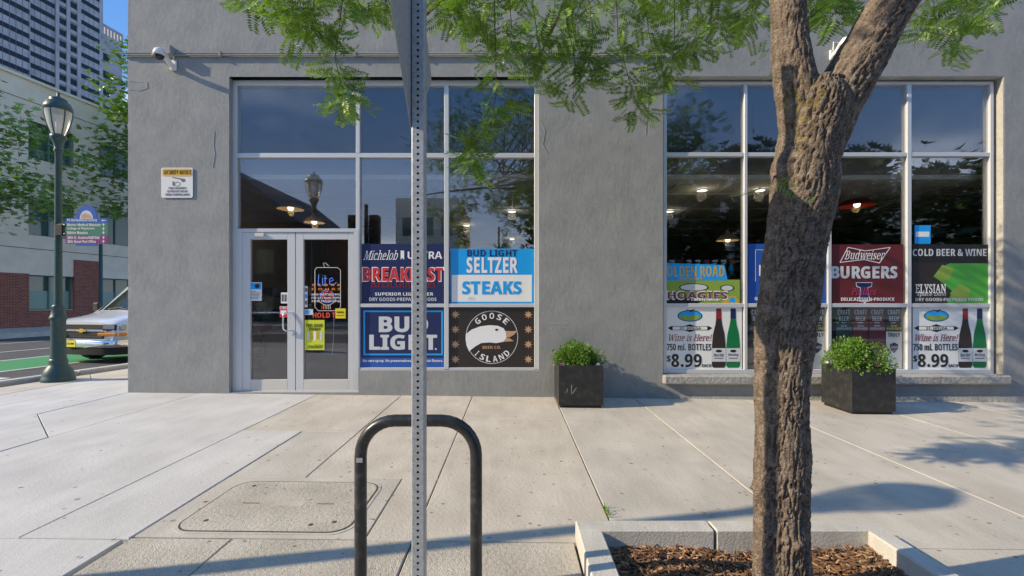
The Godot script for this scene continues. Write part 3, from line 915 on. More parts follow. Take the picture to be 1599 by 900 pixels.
	var cd := thing("tall_flyer", "small turquoise flyer stuck to the glass above the cold beer poster", "flyer", spot(1441, 381, d))
	flat_rect(1429, 352, 1454, 381, d, ink("sky"), cd, "sheet")
	flat_rect(1431, 362, 1452, 370, d, ink("white"), cd, "white_band", 0.003)
	wine_poster(1041, "white wine price poster with two bottles, below the hoagies poster")
	wine_poster(1426, "white wine price poster with two bottles, below the cold beer poster")
	d = 7.176
	for c in [[1171, "black"], [1202, "dkgreen"], [1233, "maroon"], [1262, "brown"], [1306, "dkgreen"], [1332, "maroon"], [1358, "maroon"], [1384, "brown"]]:
		var x: float = c[0]
		var wd := 26.0 if x > 1300 else 29.0
		o = poster("craft_beer_banner", {"black": "black", "dkgreen": "dark green", "maroon": "maroon", "brown": "brown"}[c[1]] + (" craft beer banner low in the window beside the planter shrub" if x > 1300 else " craft beer banner low in the window behind the tree trunk"), x, 481, x + wd - 1, 576.5, d, ink(c[1]), "banner", "craft beer banners")
		letters("CRAFT", x + 3, 484, x + wd - 4, 491.5, ink("silver"), o, d)
		letters("BEER", x + 5, 494, x + wd - 6, 501.5, ink("silver"), o, d)
		flat_shape([[x + 7, 503.5], [x + wd - 9, 503.5], [x + wd - 11, 505], [x + 9, 505]], d, ink("silver"), o, "flourish")
		letters("NOW", x + 8, 507.5, x + wd - 9, 510.5, ink("yellow" if c[1] == "brown" else "silver"), o, d)
		letters("AVAILABLE", x + 1, 511.5, x + wd - 2, 515, ink("yellow" if c[1] == "brown" else "silver"), o, d)
		if c[1] == "brown":
			flat_rect(x + 0.3, 518, x + wd - 1.3, 576, d, ink("paper"), o, "white_panel", 0.002)
			letters("TRULY", x + 3, 520, x + wd - 4, 526, ink("dkgreen"), o, d, null, 0.004)
			flat_shape([[x + 6, 538], [x + wd / 2, 535], [x + wd - 7, 538], [x + wd - 8, 546], [x + wd / 2, 552], [x + 7, 546]], d, ink("navy"), o, "shield", 0.003)
			letters("HARD", x + 8, 540.5, x + wd - 9, 544.5, ink("silver"), o, d, null, 0.004)
	# on the doors
	var e := 7.116
	o = poster("notice_flyer", "white notice with a photo stuck to the left door glass", 387, 441, 409, 470, e, ink("paper"), "flyer")
	flat_rect(388, 442, 408, 452, e, ink("sky"), o, "picture", 0.002)
	flat_shape(oval(402, 447, 4, 3.4, 12), e, ink("brown"), o, "picture_shape", 0.003)
	for k in 6: flat_rect(389, 455 + k * 2.3, 400 + (k * 7) % 8, 455.8 + k * 2.3, e, ink("grey"), o, "text_line", 0.003)
	o = poster("small_notice", "small white notice above the door handle", 439, 457, 449, 474, e, ink("paper"), "flyer")
	for k in 2: flat_rect(440 + k * 4.6, 460, 443.4 + k * 4.6, 471, e, ink("grey"), o, "picture", 0.002)
	o = poster("red_notice", "red and white NO notice beside the door handle", 437, 478.5, 449, 496, e, ink("red"), "flyer")
	flat_rect(437.3, 478.8, 448.7, 483, e, ink("white"), o, "white_band", 0.002)
	letters("NO LB", 438, 479.3, 448, 482.5, ink("red"), o, e, null, 0.003)
	flat_rect(438.5, 485, 447.5, 491, e, ink("white"), o, "white_band", 0.002)
	o = poster("energy_poster", "yellow feel good energy poster low on the right door", 476, 500, 507, 547, e, ink("lime"))
	letters("FEEL GOOD", 479, 506, 504, 511, ink("black"), o, e)
	letters("ENERGY", 483, 512, 501, 516.5, ink("black"), o, e)
	for k in 5: flat_rect(480 + k * 5, 518, 483.6 + k * 5, 532 - (k % 2) * 2, e, ink(["silver", "amber", "white", "gold", "silver"][k]), o, "can_picture", 0.002)
	letters("Available!", 481, 538, 504, 544, ink("black"), o, e, serif, 0.003, 0.25)
	o = poster("yellow_note", "small square yellow note overlapping the neon sign", 524, 482, 540, 497.5, e - 0.004, ink("yellow"), "note")
	letters("NO MENTHOL", 526, 486.5, 537, 489, ink("black"), o, e - 0.004)
	flat_rect(526, 492.3, 538, 493, e - 0.004, ink("black"), o, "text_line", 0.002)
	o = poster("strip_flyer", "narrow white strip of stickers on the right door edge", 476, 447, 480.5, 480, e, ink("paper"), "flyer")
	for k in 3: flat_rect(476.5, 450 + k * 10, 480, 456 + k * 10, e, ink(["grey", "sky", "grey"][k]), o, "picture", 0.002)
	o = poster("pale_card", "pale blue card stuck above the yellow energy poster", 476, 483, 489, 492, e, ink("silver"), "flyer")
	flat_rect(477, 484.5, 483, 490.5, e, ink("sky"), o, "picture", 0.002)
	o = thing("hours_decal", "red and white store hours lettering on the right door", "decal", spot(520, 470, e - 0.003))
	letters("S T O R E", 487.5, 443.5, 532, 447, ink("orange"), o, e - 0.003)
	letters("H O U R S", 487.5, 450, 532, 453.5, ink("orange"), o, e - 0.003)
	for k in 3: letters(["MON-THUR 8AM-9PM", "FRI-SAT 8AM-10PM", "SUN 10AM-6PM"][k], 487, 458.5 + k * 5.2, 532, 461.8 + k * 5.2, ink("silver"), o, e - 0.003)
	build_neon()

func build_neon():
	var d := 7.24
	var o := thing("neon_sign", "neon Lite beer sign with a can outline hanging inside the right door", "neon sign", spot(511, 495, d))
	var T := func(pts: Array, mat: Material, called: String, r := 0.004):
		var q := []
		for p in pts: q.append(spot(p[0], p[1], d) - o.global_position)
		var b := B.new()
		b.tube(q, r, 7)
		put(b, called, mat, o)
	T.call([[495, 418], [527, 418], [532, 422], [532, 480], [526, 485.5], [497, 485.5], [492, 480], [492, 422], [495, 418]], M.neon_white, "can_outline_tube", 0.0045)
	T.call([[507, 417], [505, 411], [509, 411], [514, 416]], M.neon_white, "pull_tab_tube", 0.004)
	for s in [[[498, 429], [497, 446], [502, 447]], [[504, 434], [504, 446]], [[508, 430], [508, 446], [511, 446]], [[506, 435], [511, 435]], [[515, 440], [521, 438], [519, 434], [515, 436], [515, 444], [521, 445], [526, 441]], [[504, 430], [504.5, 430.8]]]:
		T.call(s, M.neon_blue, "letter_tube", 0.006)
	for c in [[14.0, M.neon_white], [10.5, M.neon_blue], [8.0, M.neon_red], [5.0, M.neon_red]]:
		var q := []
		for p in oval(511, 463, c[0], c[0] * 0.98, 22, PI * 0.1 if c[0] > 13 else -PI * 0.3, PI * 0.9 if c[0] > 13 else PI * 1.6): q.append(p)
		T.call(q, c[1], "ring_tube", 0.004)
	for k in 6: T.call([[503 + k * 2.6, 477], [503 + k * 2.6, 483]], [M.neon_red, M.neon_amber, M.neon_amber, M.neon_white, M.neon_white, M.neon_white][k], "dash_tube", 0.004)
	letters("HOLD TE", 489, 488.5, 530, 496.5, M.neon_red, o, d, null, 0.01, 0.0, "red_letters")
	T.call([[514, 418], [508, 372]], M.black, "hanging_wire", 0.003)
	T.call([[522, 497], [521, 530], [519, 553]], M.white, "power_cord", 0.004)
	var l := OmniLight3D.new()
	l.name = "glow"
	l.light_color = Color(.8, .5, .6)
	l.light_energy = 0.03
	l.light_size = 0.1
	l.omni_range = 8
	l.omni_attenuation = 2
	l.shadow_enabled = true
	l.position = Vector3(0, 0.4, 0.08)
	o.add_child(l)

# ---------- wall fittings ----------
func build_wall_fittings():
	var o := thing("security_notice", "square white security notice with a yellow heading on the grey wall", "sign", spot(276.5, 309, 6.99))
	var d := 6.985
	flat_shape([[254, 262], [299.5, 262], [301.5, 264], [301.5, 307], [299.5, 309], [254, 309], [252, 307], [252, 264]], 6.99, M.white, o, "plate", 0.003, 0.004)
	flat_shape([[255.5, 263.3], [298, 263.3], [299.8, 265], [299.8, 274], [298, 275.5], [255.5, 275.5], [253.8, 274], [253.8, 265]], d, ink("amber"), o, "heading_band", 0.0)
	letters("SECURITY NOTICE", 255.5, 266, 298.5, 272.5, ink("brown"), o, d, null, 0.0015)
	flat_shape([[269, 276.5], [288.5, 279.5], [289, 283], [284.5, 284.5], [282, 280.5], [269, 277.5]], d, ink("grey"), o, "camera_picture", 0.001)
	ring_shape(277, 287.5, 4.6, 3.6, 0.9, d, ink("grey"), o, "camera_picture", 0.001)
	flat_rect(269.5, 283.5, 272, 290, d, ink("grey"), o, "camera_picture", 0.001)
	letters("THIS PROPERTY", 263, 292.3, 291, 295.5, ink("grey"), o, d, null, 0.001)
	letters("IS PROTECTED BY", 261, 297.2, 293, 300.4, ink("grey"), o, d, null, 0.001)
	letters("VIDEO SURVEILLANCE", 258, 302.2, 296, 305.6, ink("grey"), o, d, null, 0.001)
	for c in [[0, "white dome security camera on a bracket beside the conduit's junction box"], [1, "white dome security camera high on the wall behind the tree's fork"]]:
		var at := Vector3(-5.28, 5.17, -7.0) if c[0] == 0 else Vector3(5.0, 5.33, -7.0)
		o = thing("security_camera", c[1], "camera", at, 0, "dome cameras on the wall")
		var b := B.new()
		b.box(Vector3(0, 0, 0.02), Vector3(0.13, 0.2, 0.04), Basis.IDENTITY, 0.015)
		put(b, "wall_plate", M.white, o)
		b = B.new()
		b.tube([Vector3(0, -0.03, 0.03), Vector3(0, 0.0, 0.12), Vector3(0, 0.1, 0.24), Vector3(0, 0.13, 0.32), Vector3(0, 0.12, 0.37)], [0.05, 0.045, 0.04, 0.038, 0.038], 12)
		put(b, "arm", M.white, o)
		b = B.new()
		b.lathe(Vector3(0, 0.06, 0.37), [[0.0, 0.08], [0.045, 0.075], [0.075, 0.05], [0.095, 0.0], [0.1, -0.05], [0.085, -0.06]], 24)
		put(b, "housing", M.white, o)
		b = B.new()
		b.lathe(Vector3(0, 0.0, 0.37), [[0.08, 0.0], [0.07, -0.04], [0.04, -0.07], [0.0, -0.08]], 24)
		put(b, "dome", M.smoked, o)
		b = B.new()
		b.tube([Vector3(0.01, 0.1, 0.02), Vector3(0.01, 0.25, 0.03), Vector3(0.1, 0.23, 0.03)], 0.012, 8)
		put(b, "cable", M.white, o)
		o.scale = Vector3.ONE * 0.8

# ---------- street furniture ----------
func build_post():
	var d := 1.777
	var x := (655.0 - 800) / F * d
	var o := thing("sign_post", "perforated galvanised steel sign post carrying a diamond sign seen edge on", "sign post", Vector3(x, gy(x), -d))
	var h := 0.0255
	var pitch := 0.0254
	var n := 140
	var ca := atan2(pitch / 2, h - 0.004)
	var angs := [0.0, ca, PI / 3, PI / 2, PI * 2 / 3, PI - ca, PI, PI + ca, PI * 4 / 3, PI * 1.5, PI * 5 / 3, TAU - ca]
	for s in [1.0, -1.0]:   # the front and back walls of the tube have a hole in every pitch
		var b := B.new()
		b.group(-1)
		for i in n:
			var cy := i * pitch + pitch / 2
			for k in angs.size():
				var a: float = angs[k]
				var a2: float = angs[(k + 1) % angs.size()]
				var rim := func(t: float) -> Vector3:
					var m := maxf(absf(cos(t)) / (h - 0.004), absf(sin(t)) / (pitch / 2))
					return Vector3(cos(t) / m, cy + sin(t) / m, s * h)
				var r := 0.0052
				var p := Vector3(cos(a) * r, cy + sin(a) * r, s * h)
				var q := Vector3(cos(a2) * r, cy + sin(a2) * r, s * h)
				b.quad(p, rim.call(a), rim.call(a2), q)
				b.quad(p, q, q - Vector3(0, 0, s * 0.003), p - Vector3(0, 0, s * 0.003))
		put(b, "perforated_wall", M.galv, o)
	for s in [-1, 1]:
		var b := B.new()
		b.group(3)
		var y1 := n * pitch
		var c := [Vector3(s * (h - 0.004), 0, h), Vector3(s * (h - 0.0012), 0, h - 0.0012), Vector3(s * h, 0, h - 0.004), Vector3(s * h, 0, -h + 0.004), Vector3(s * (h - 0.0012), 0, -h + 0.0012), Vector3(s * (h - 0.004), 0, -h)]
		for i in 5: b.quad(c[i], c[i] + Vector3(0, y1, 0), c[i + 1] + Vector3(0, y1, 0), c[i + 1])
		put(b, "side_wall", M.galv, o)
	bx("hole_shade_core", Vector3(-h + 0.006, 0, -h + 0.008), Vector3(h - 0.006, n * pitch - 0.01, h - 0.012), M.black, o)  # black core added inside the hollow tube, standing in for shade behind the holes
	# diamond sign bolted to the left side, its plane along the line of sight
	var b2 := B.new()
	var q := []
	for k in [[0, -0.43], [0.43, 0], [0, 0.43], [-0.43, 0]]:
		var v := Vector2(k[0], k[1])
		q.append(v * 0.97 + Vector2(v.y, -v.x) * 0.04)
		q.append(v * 0.97 - Vector2(v.y, -v.x) * 0.04)
	var face := Basis(Vector3(0, 0, -1), Vector3(0, 1, 0), Vector3(1, 0, 0))
	var cy2 := 2.17 + 0.42 - gy(x)
	b2.plate(q, -0.001, 0.001, Vector3(-h - 0.003, cy2, 0), face)
	put(b2, "sign_back", M.galv, o)
	b2 = B.new()
	b2.plate(q, -0.0015, -0.0011, Vector3(-h - 0.003, cy2, 0), face)
	put(b2, "sign_face", M.sign_orange, o)
	for k in [-0.25, 0.25]:
		b2 = B.new()
		b2.lathe(Vector3(h, cy2 + k, 0), [[0.0, 0.01], [0.009, 0.008], [0.009, 0.0]], 6, true, Basis(Vector3(0, 0, 1), -PI / 2))
		put(b2, "bolt", M.galv, o)

func build_rack():
	var d := 2.2
	var xa := -0.743
	var xb := -0.176
	var g := gy(-0.45)
	var o := thing("bike_rack", "black painted steel hoop bike rack with chipped paint", "bike rack", Vector3((xa + xb) / 2, g, -d))
	var w := (xb - xa) / 2
	var top := 0.912 - g
	var r := 0.17
	var pts := [Vector3(-w, 0, 0), Vector3(-w, 0.3, 0), Vector3(-w, top - r, 0)]
	for k in range(1, 9): pts.append(Vector3(-w + r - cos(PI / 2 * k / 8) * r, top - r + sin(PI / 2 * k / 8) * r, 0))
	pts.append(Vector3(0, top, 0))
	for k in 9: pts.append(Vector3(w - r + sin(PI / 2 * k / 8) * r, top - r + cos(PI / 2 * k / 8) * r, 0))
	pts.append_array([Vector3(w, 0.3, 0), Vector3(w, 0, 0)])
	var b := B.new()
	b.tube(pts, 0.0295, 20)
	put(b, "hoop", M.black_paint, o)
	for s in [-1, 1]:
		b = B.new()
		b.lathe(Vector3(s * w, 0.002, 0), [[0.085, 0.0], [0.085, 0.008], [0.035, 0.012]], 20)
		put(b, "foot_plate", M.black_paint, o)
	b = B.new()
	b.box(Vector3(-w + 0.003, top - 0.185, 0.0285), Vector3(0.03, 0.022, 0.002))
	put(b, "sticker", M.galv, o)

func make_lamp() -> Node3D:
	var o := Node3D.new()
	o.name = "street_lamp"
	add_child(o)
	var b := B.new()
	b.lathe(Vector3.ZERO, [[0.31, 0.0], [0.31, 0.05], [0.29, 0.07], [0.285, 0.12], [0.25, 0.2], [0.19, 0.27], [0.165, 0.31], [0.17, 0.33], [0.17, 0.37], [0.15, 0.39]], 28)
	put(b, "base", M.green_paint, o)
	b = B.new()
	b.lathe(Vector3.ZERO, [[0.15, 0.39], [0.14, 0.5], [0.135, 1.05], [0.145, 1.08], [0.165, 1.09], [0.165, 1.12], [0.145, 1.14], [0.13, 1.2], [0.105, 1.28], [0.115, 1.29], [0.115, 1.32], [0.085, 1.34]], 28)
	put(b, "pedestal", M.green_paint, o)
	b = B.new()
	b.lathe(Vector3.ZERO, [[0.078, 1.34], [0.062, 4.0], [0.075, 4.03], [0.09, 4.06], [0.075, 4.09], [0.085, 4.16], [0.12, 4.24], [0.15, 4.27], [0.15, 4.32], [0.1, 4.34]], 20)
	put(b, "shaft", M.green_paint, o)
	var ln := part("lantern", o)
	b = B.new()
	b.lathe(Vector3.ZERO, [[0.12, 4.34], [0.19, 4.5], [0.235, 4.66], [0.245, 4.76]], 24)
	put(b, "globe", M.frost, ln)
	for k in 6:
		var a := TAU * k / 6.0 + 0.3
		b = B.new()
		var q := []
		for p in [[0.125, 4.33], [0.196, 4.5], [0.241, 4.66], [0.25, 4.77]]: q.append(Vector3(cos(a) * p[0], p[1], sin(a) * p[0]))
		b.tube(q, 0.012, 6)
		put(b, "rib", M.green_paint, ln)
	b = B.new()
	b.lathe(Vector3.ZERO, [[0.24, 4.75], [0.265, 4.76], [0.265, 4.82], [0.25, 4.84], [0.22, 4.9], [0.16, 4.93], [0.17, 4.95], [0.15, 4.97], [0.05, 5.0], [0.025, 5.03], [0.035, 5.06], [0.0, 5.1]], 24)
	put(b, "cap", M.green_paint, ln)
	b = B.new()
	b.lathe(Vector3.ZERO, [[0.05, 4.34], [0.055, 4.55], [0.0, 4.6]], 12)
	put(b, "lamp_holder", M.white, ln)
	return o

func build_lamps():
	var l := make_lamp()
	counts["street_lamp"] = 1
	tag(l, "dark green cast iron street lamp carrying the coloured direction sign", "street lamp", "street lamps")
	l.position = Vector3(-8.0, 0.09, -7.9)
	l.scale = Vector3(0.74, 1, 0.74)
	var l2 := l.duplicate()
	l2.name = numbered("street_lamp")
	add_child(l2)
	tag(l2, "dark green cast iron street lamp by the main street kerb, without any sign", "street lamp", "street lamps")
	l2.scale = Vector3(0.9, 1, 0.9)
	l2.position = Vector3(-5.6, gy(-5.6), -1.62)
	# direction sign
	var d := 7.75
	var o := thing("direction_sign", "blue green and purple direction sign clamped to the street lamp", "sign", spot(135, 384, d))
	var fr := func(x0, y0, x1, y1, k): flat_rect(x0, y0, x1, y1, d, ink(k), o, "panel", 0.0, 0.02)
	flat_shape(oval(135, 341, 16.5, 20, 24, PI, TAU), d, ink("blue"), o, "arch", -0.001, 0.02)
	flat_shape(oval(135, 342, 10.3, 13.2, 20, PI, TAU), d, ink("silver"), o, "arch_picture", 0.001, 0.002)
	flat_shape([[127, 341], [128, 335], [134, 333], [141, 336], [144, 341]], d, ink("tan"), o, "arch_picture", 0.002, 0.002)
	fr.call(102.5, 341, 168, 348, "blue")
	fr.call(103, 348.2, 168, 367.8, "teal")
	fr.call(103, 368, 168, 381, "violet")
	flat_rect(118, 381.2, 151, 384, d, ink("blue"), o, "foot_strip", -0.001, 0.018)
	var rows := [["PA Horticultural Society", 341.8, 347.2, 152], ["Mutter Medical Museum", 349, 353.4, 157], ["College of Physicians", 355, 359.8, 148], ["Mütter Museum", 361.2, 366, 137], ["30th St. Station/AMTRAK", 368.8, 373.6, 156], ["30th Street Post Office", 375, 379.8, 150]]
	for i in 6:
		letters(rows[i][0], 105.5, rows[i][1], rows[i][3], rows[i][2], M.white, o, d, null, 0.002)
		var cy: float = (rows[i][1] + rows[i][2]) / 2
		flat_shape([[159, cy + 0.4], [161.8, cy - 2.2], [164.6, cy + 0.4], [162.4, cy - 0.3], [162.4, cy + 2.4], [161.2, cy + 2.4], [161.2, cy - 0.3]] if i else [[158.6, cy], [161.4, cy - 2.2], [160.6, cy - 0.5], [165, cy - 0.5], [165, cy + 0.5], [160.6, cy + 0.5], [161.4, cy + 2.2]], d, M.white, o, "arrow", 0.002)
	for y in [352, 366]:
		var b := B.new()
		b.tube([spot(93, y, 7.85) - o.global_position, spot(104, y, 7.78) - o.global_position], 0.03, 8)
		put(b, "clamp", M.black, o)
	px_box(86, 350, 97, 368, 7.76, 7.82, "clamp_box", M.black, o, 0.01)
	# slim pole over the road
	var p := street(15.2, 13.6)
	var o2 := thing("slim_pole", "slim dark green pole on the far pavement before the brick wall", "pole", Vector3(p.x, 0.08, p.z))
	var b3 := B.new()
	b3.lathe(Vector3.ZERO, [[0.16, 0], [0.14, 0.3], [0.09, 0.4], [0.075, 5.0], [0.0, 5.05]], 14)
	put(b3, "shaft", M.green_paint, o2)
	# traffic signal on the corner, seen only as a reflection
	var ts := thing("traffic_signal", "dark traffic signal on a steel pole at the street corner", "traffic signal", Vector3(-5.3, 0, 2.0))
	b3 = B.new()
	b3.tube([Vector3(0, -0.1, 0), Vector3(0, 5.0, 0)], [0.09, 0.07], 12)
	put(b3, "pole", M.black, ts)
	for k in 2:
		var hd := part("signal_head", ts)
		bx("housing", Vector3(0.12 - k * 0.75, 3.4, -0.15), Vector3(0.5 - k * 0.75, 4.6, 0.15), M.black, hd, 0.03)
		for j in 3:
			b3 = B.new()
			b3.lathe(Vector3(0.31 - k * 0.75, 3.65 + j * 0.36, -0.15), [[0.13, 0.0], [0.13, 0.14], [0.12, 0.14], [0.12, 0.0]], 14, false, Basis(Vector3.RIGHT, -PI / 2))
			put(b3, "visor", M.black, hd)

func build_planters():
	for p in [[0.655, -6.30, 0.63, 0.62, 0.60, 0, "square black planter with a scuffed front beside the large window"], [4.64, -6.12, 0.605, 0.60, 0.62, 1, "square black planter standing under the burgers poster"]]:
		var x: float = p[0]
		var g := gy(x + 0.3)
		var o := thing("planter_box", p[6], "planter", Vector3(x + p[2] / 2, g, p[1] - p[3] / 2), 0, "black planters along the shop front")
		var w: float = p[2] / 2
		var h: float = p[4]
		var b := B.new()
		b.box(Vector3(0, 0.03, 0), Vector3(p[2] - 0.05, 0.06, p[3] - 0.05))
		put(b, "foot", M.black, o)
		for s in [[Vector3(-w, 0.04, w - 0.03), Vector3(w, h, w)], [Vector3(-w, 0.04, -w), Vector3(w, h, -w + 0.03)], [Vector3(-w, 0.04, -w + 0.031), Vector3(-w + 0.03, h - 0.001, w - 0.031)], [Vector3(w - 0.03, 0.04, -w + 0.031), Vector3(w, h - 0.001, w - 0.031)]]:
			bx("side", s[0], s[1], M.planter, o, 0.004)
		bx("soil", Vector3(-w + 0.03, h - 0.12, -w + 0.03), Vector3(w - 0.03, h - 0.05, w - 0.03), M.soil, o)
		if p[5] == 0:
			for s in [[-0.17, 0.18, 0.5, 0.22], [-0.205, 0.28, 0.0, 0.16], [-0.2, 0.02, 0.3, 0.1]]:
				b = B.new()
				b.box(Vector3(-w * 0.65 + s[1] * 0.4, h * 0.45 + s[0] * 0.4 + 0.06, w + 0.0004), Vector3(0.006, s[3] * 0.6, 0.0008), Basis(Vector3(0, 0, 1), s[2] * 1.2 - 0.6))
				put(b, "scratch", M.stucco_pale, o)
		# the shrub
		var r := RandomNumberGenerator.new()
		r.seed = 300 + p[5]
		var sh := thing("boxwood_shrub", "clipped round light green shrub growing in the planter " + ("beside the large window" if p[5] == 0 else "under the burgers poster"), "shrub", o.position + Vector3(0, h - 0.06, 0), 0, "shrubs in the planters")
		var leaf := B.new()
		leaf.group(-1)
		leaf.quad(Vector3(0, 0, 0), Vector3(0.010, 0.014, 0.003), Vector3(0, 0.032, 0), Vector3(-0.010, 0.014, 0.003))
		var xs := []
		var cs := []
		var blobs := []
		for k in 26:
			var a := r.randf() * TAU
			var q := sqrt(r.randf()) * 0.27
			blobs.append([Vector3(cos(a) * q, 0.2 - q * q * 1.6 + r.randf_range(-0.05, 0.06), sin(a) * q), r.randf_range(0.09, 0.17), 1.0])
		for k in 5200:
			var bl = blobs[r.randi() % 26]
			var n := Vector3(r.randfn(), r.randfn() * 0.9 + 0.15, r.randfn()).normalized()
			var pos: Vector3 = bl[0] + n * bl[1] * (1.0 - 0.3 * r.randf() ** 2)
			if pos.y < 0.0: continue
			var up := (n + Vector3(r.randfn(), r.randfn() + 0.4, r.randfn()) * 0.5).normalized()
			var sd := up.cross(Vector3(r.randfn(), r.randfn(), r.randfn())).normalized()
			var sc := r.randf_range(0.7, 1.25)
			xs.append(Transform3D(Basis(sd, up, sd.cross(up)).scaled(Vector3.ONE * sc), pos))
			var br: float = bl[2] * r.randf_range(0.9, 1.1)
			cs.append(Color(.135 * br, .26 * br, .035 * br))
		if p[5] == 1: sh.scale = Vector3(1.1, 1.3, 1.1)
		many(leaf.mesh(), M.leaf, xs, "foliage", sh, cs).set_meta("kind", "stuff")
		for k in 14:
			b = B.new()
			var e: Vector3 = blobs[k][0]
			b.tube([Vector3(e.x * 0.15, -0.05, e.z * 0.15), e * 0.5 + Vector3(0, 0.02, 0), e], [0.012, 0.008, 0.004], 5)
			put(b, "stem", M.bark_plain, sh)
		if p[5] == 0:
			for f in [[-0.26, "white and purple pansy flower at the planter's edge", ink("violet")], [0.25, "white pansy flower at the planter's edge", ink("white")]]:
				var fl := thing("pansy", f[1], "flower", o.position + Vector3(f[0], h - 0.05, w - 0.05))
				for k in 5:
					b = B.new()
					var a := TAU * k / 5.0
					b.plate([Vector2(0, 0), Vector2(0.014, 0.012), Vector2(0.016, 0.028), Vector2(0, 0.036), Vector2(-0.016, 0.028), Vector2(-0.014, 0.012)], 0, 0.001, Vector3(0, 0.05, 0), Basis(Vector3(0, 0, 1), a) * Basis(Vector3.RIGHT, -0.3))
					put(b, "petal", f[2] if k < 3 else M.white, fl)
				b = B.new()
				b.tube([Vector3(0, -0.02, 0), Vector3(0, 0.05, 0)], 0.003, 5)
				put(b, "stalk", ink("green"), fl)

# ---------- trees ----------
func bark_loft(path: Array, radii: Array, parent: Node3D, called: String, seed_: int, moss: Array, n := 110, step := 0.011, lumps := []):
	# path of points with radii, resampled finely; furrows and ridges are real relief
	var nz := FastNoiseLite.new()
	nz.seed = seed_
	nz.frequency = 1.0
	nz.fractal_octaves = 2
	var curve := Curve3D.new()
	for i in path.size():
		var a: Vector3 = path[maxi(i - 1, 0)]
		var c: Vector3 = path[mini(i + 1, path.size() - 1)]
		var t := (c - a) * 0.16
		curve.add_point(path[i], -t, t)
	curve.bake_interval = 0.01
	var total := curve.get_baked_length()
	var offs := [0.0]
	for i in range(1, path.size()): offs.append(curve.get_closest_offset(path[i]))
	var rows := int(total / step)
	var rings := []
	var cols := []
	for i in rows + 1:
		var s := total * i / rows
		var k := 0
		while k < offs.size() - 2 and s > offs[k + 1]: k += 1
		var f := clampf((s - offs[k]) / maxf(offs[k + 1] - offs[k], 0.001), 0, 1)
		f = f * f * (3 - 2 * f)
		var R: float = lerpf(radii[k], radii[k + 1], f)
		var c := curve.sample_baked(s)
		var t := (curve.sample_baked(minf(s + 0.02, total)) - curve.sample_baked(maxf(s - 0.02, 0))).normalized()
		var u := (Vector3(1, 0, 0) - t * t.x).normalized()
		var w := t.cross(u)
		var ring := []
		var rc := []
		for j in n:
			var a := TAU * j / n
			var dir := u * cos(a) + w * sin(a)
			var q := c + dir * R
			var wob := nz.get_noise_3d(q.x * 3.0, q.y * 2.0, q.z * 3.0)
			var warp := nz.get_noise_3d(q.x * 9 + 30, q.y * 6, q.z * 9) * 0.5
			var n1 := nz.get_noise_3d(dir.x * R * 40 + warp * 1.6, q.y * 3.4 + warp, dir.z * R * 40 + 7)
			var n2 := nz.get_noise_3d(dir.x * R * 95 + 90, q.y * 11.0 + warp * 2, dir.z * R * 95)
			var n3 := nz.get_noise_3d(dir.x * R * 20, q.y * 42.0 + n1 * 3, dir.z * R * 20 + 40)
			var crack := 1.0 - smoothstep(0.02, 0.17, absf(n1))
			var disp := wob * 0.012 + 0.002 - crack * 0.017 + n2 * 0.006 - (1.0 - smoothstep(0.0, 0.12, absf(n3))) * 0.003
			for lm in lumps:
				var ld: float = (q - lm[0]).length() / lm[1]
				disp += lm[2] * exp(-ld * ld * 2.0) * (1.0 + 0.35 * sin(ld * 9.0))
			ring.append(c + dir * (R + disp * clampf(R / 0.12, 0.3, 1.0)))
			var col := Color(1, 1, 1)
			var sp := nz.get_noise_3d(q.x * 55, q.y * 55, q.z * 55)
			if sp > 0.46: col = Color(2.1, 2.2, 2.0)
			for m in moss:
				var dist: float = (q - m[0]).length() / m[1] + nz.get_noise_3d(q.x * 22, q.y * 22, q.z * 22) * 0.9
				if dist < 0.75 and crack < 0.6: col = Color(1.25, 1.5, .55) if sp < 0.25 else Color(2.2, 2.3, 1.3)
			rc.append(col)
		rings.append(ring)
		cols.append(rc)
	var b := B.new()
	b.group(1)
	for i in rows:
		for j in n:
			var j2 := (j + 1) % n
			b.col = cols[i][j]
			b.quad(rings[i][j], rings[i + 1][j], rings[i + 1][j2], rings[i][j2])
	b.fan(rings[-1], false)
	put(b, called, M.bark, parent)

func compound_leaf(seed_: int) -> ArrayMesh:
	var r := RandomNumberGenerator.new()
	r.seed = seed_
	var b := B.new()
	b.group(-1)
	var n := 10
	var len := 0.185
	var bend := r.randf_range(0.02, 0.06)
	var p := func(t: float) -> Vector3: return Vector3(0, -bend * t * t, len * t)
	for i in 4:
		var a: Vector3 = p.call(i / 4.0)
		var c: Vector3 = p.call((i + 1) / 4.0)
		b.quad(a + Vector3(0.0009, 0, 0), a - Vector3(0.0009, 0, 0), c - Vector3(0.0007, 0, 0), c + Vector3(0.0007, 0, 0))
	for i in n:
		for s in [-1, 1]:
			var t := 0.16 + 0.84 * i / (n - 1.0)
			var o: Vector3 = p.call(t)
			var l := 0.043 * (0.75 + 0.5 * sin(PI * (0.2 + 0.7 * t))) * r.randf_range(0.85, 1.1)
			var dir := Vector3(s * 0.92, r.randf_range(-0.35, 0.1), 0.38).normalized()
			var side := dir.cross(Vector3.UP).normalized() * 0.0074
			var lift := Vector3(0, r.randf_range(-0.002, 0.003), 0)
			b.quad(o, o + dir * l * 0.5 + side + lift, o + dir * l, o + dir * l * 0.5 - side + lift)
	return b.mesh()

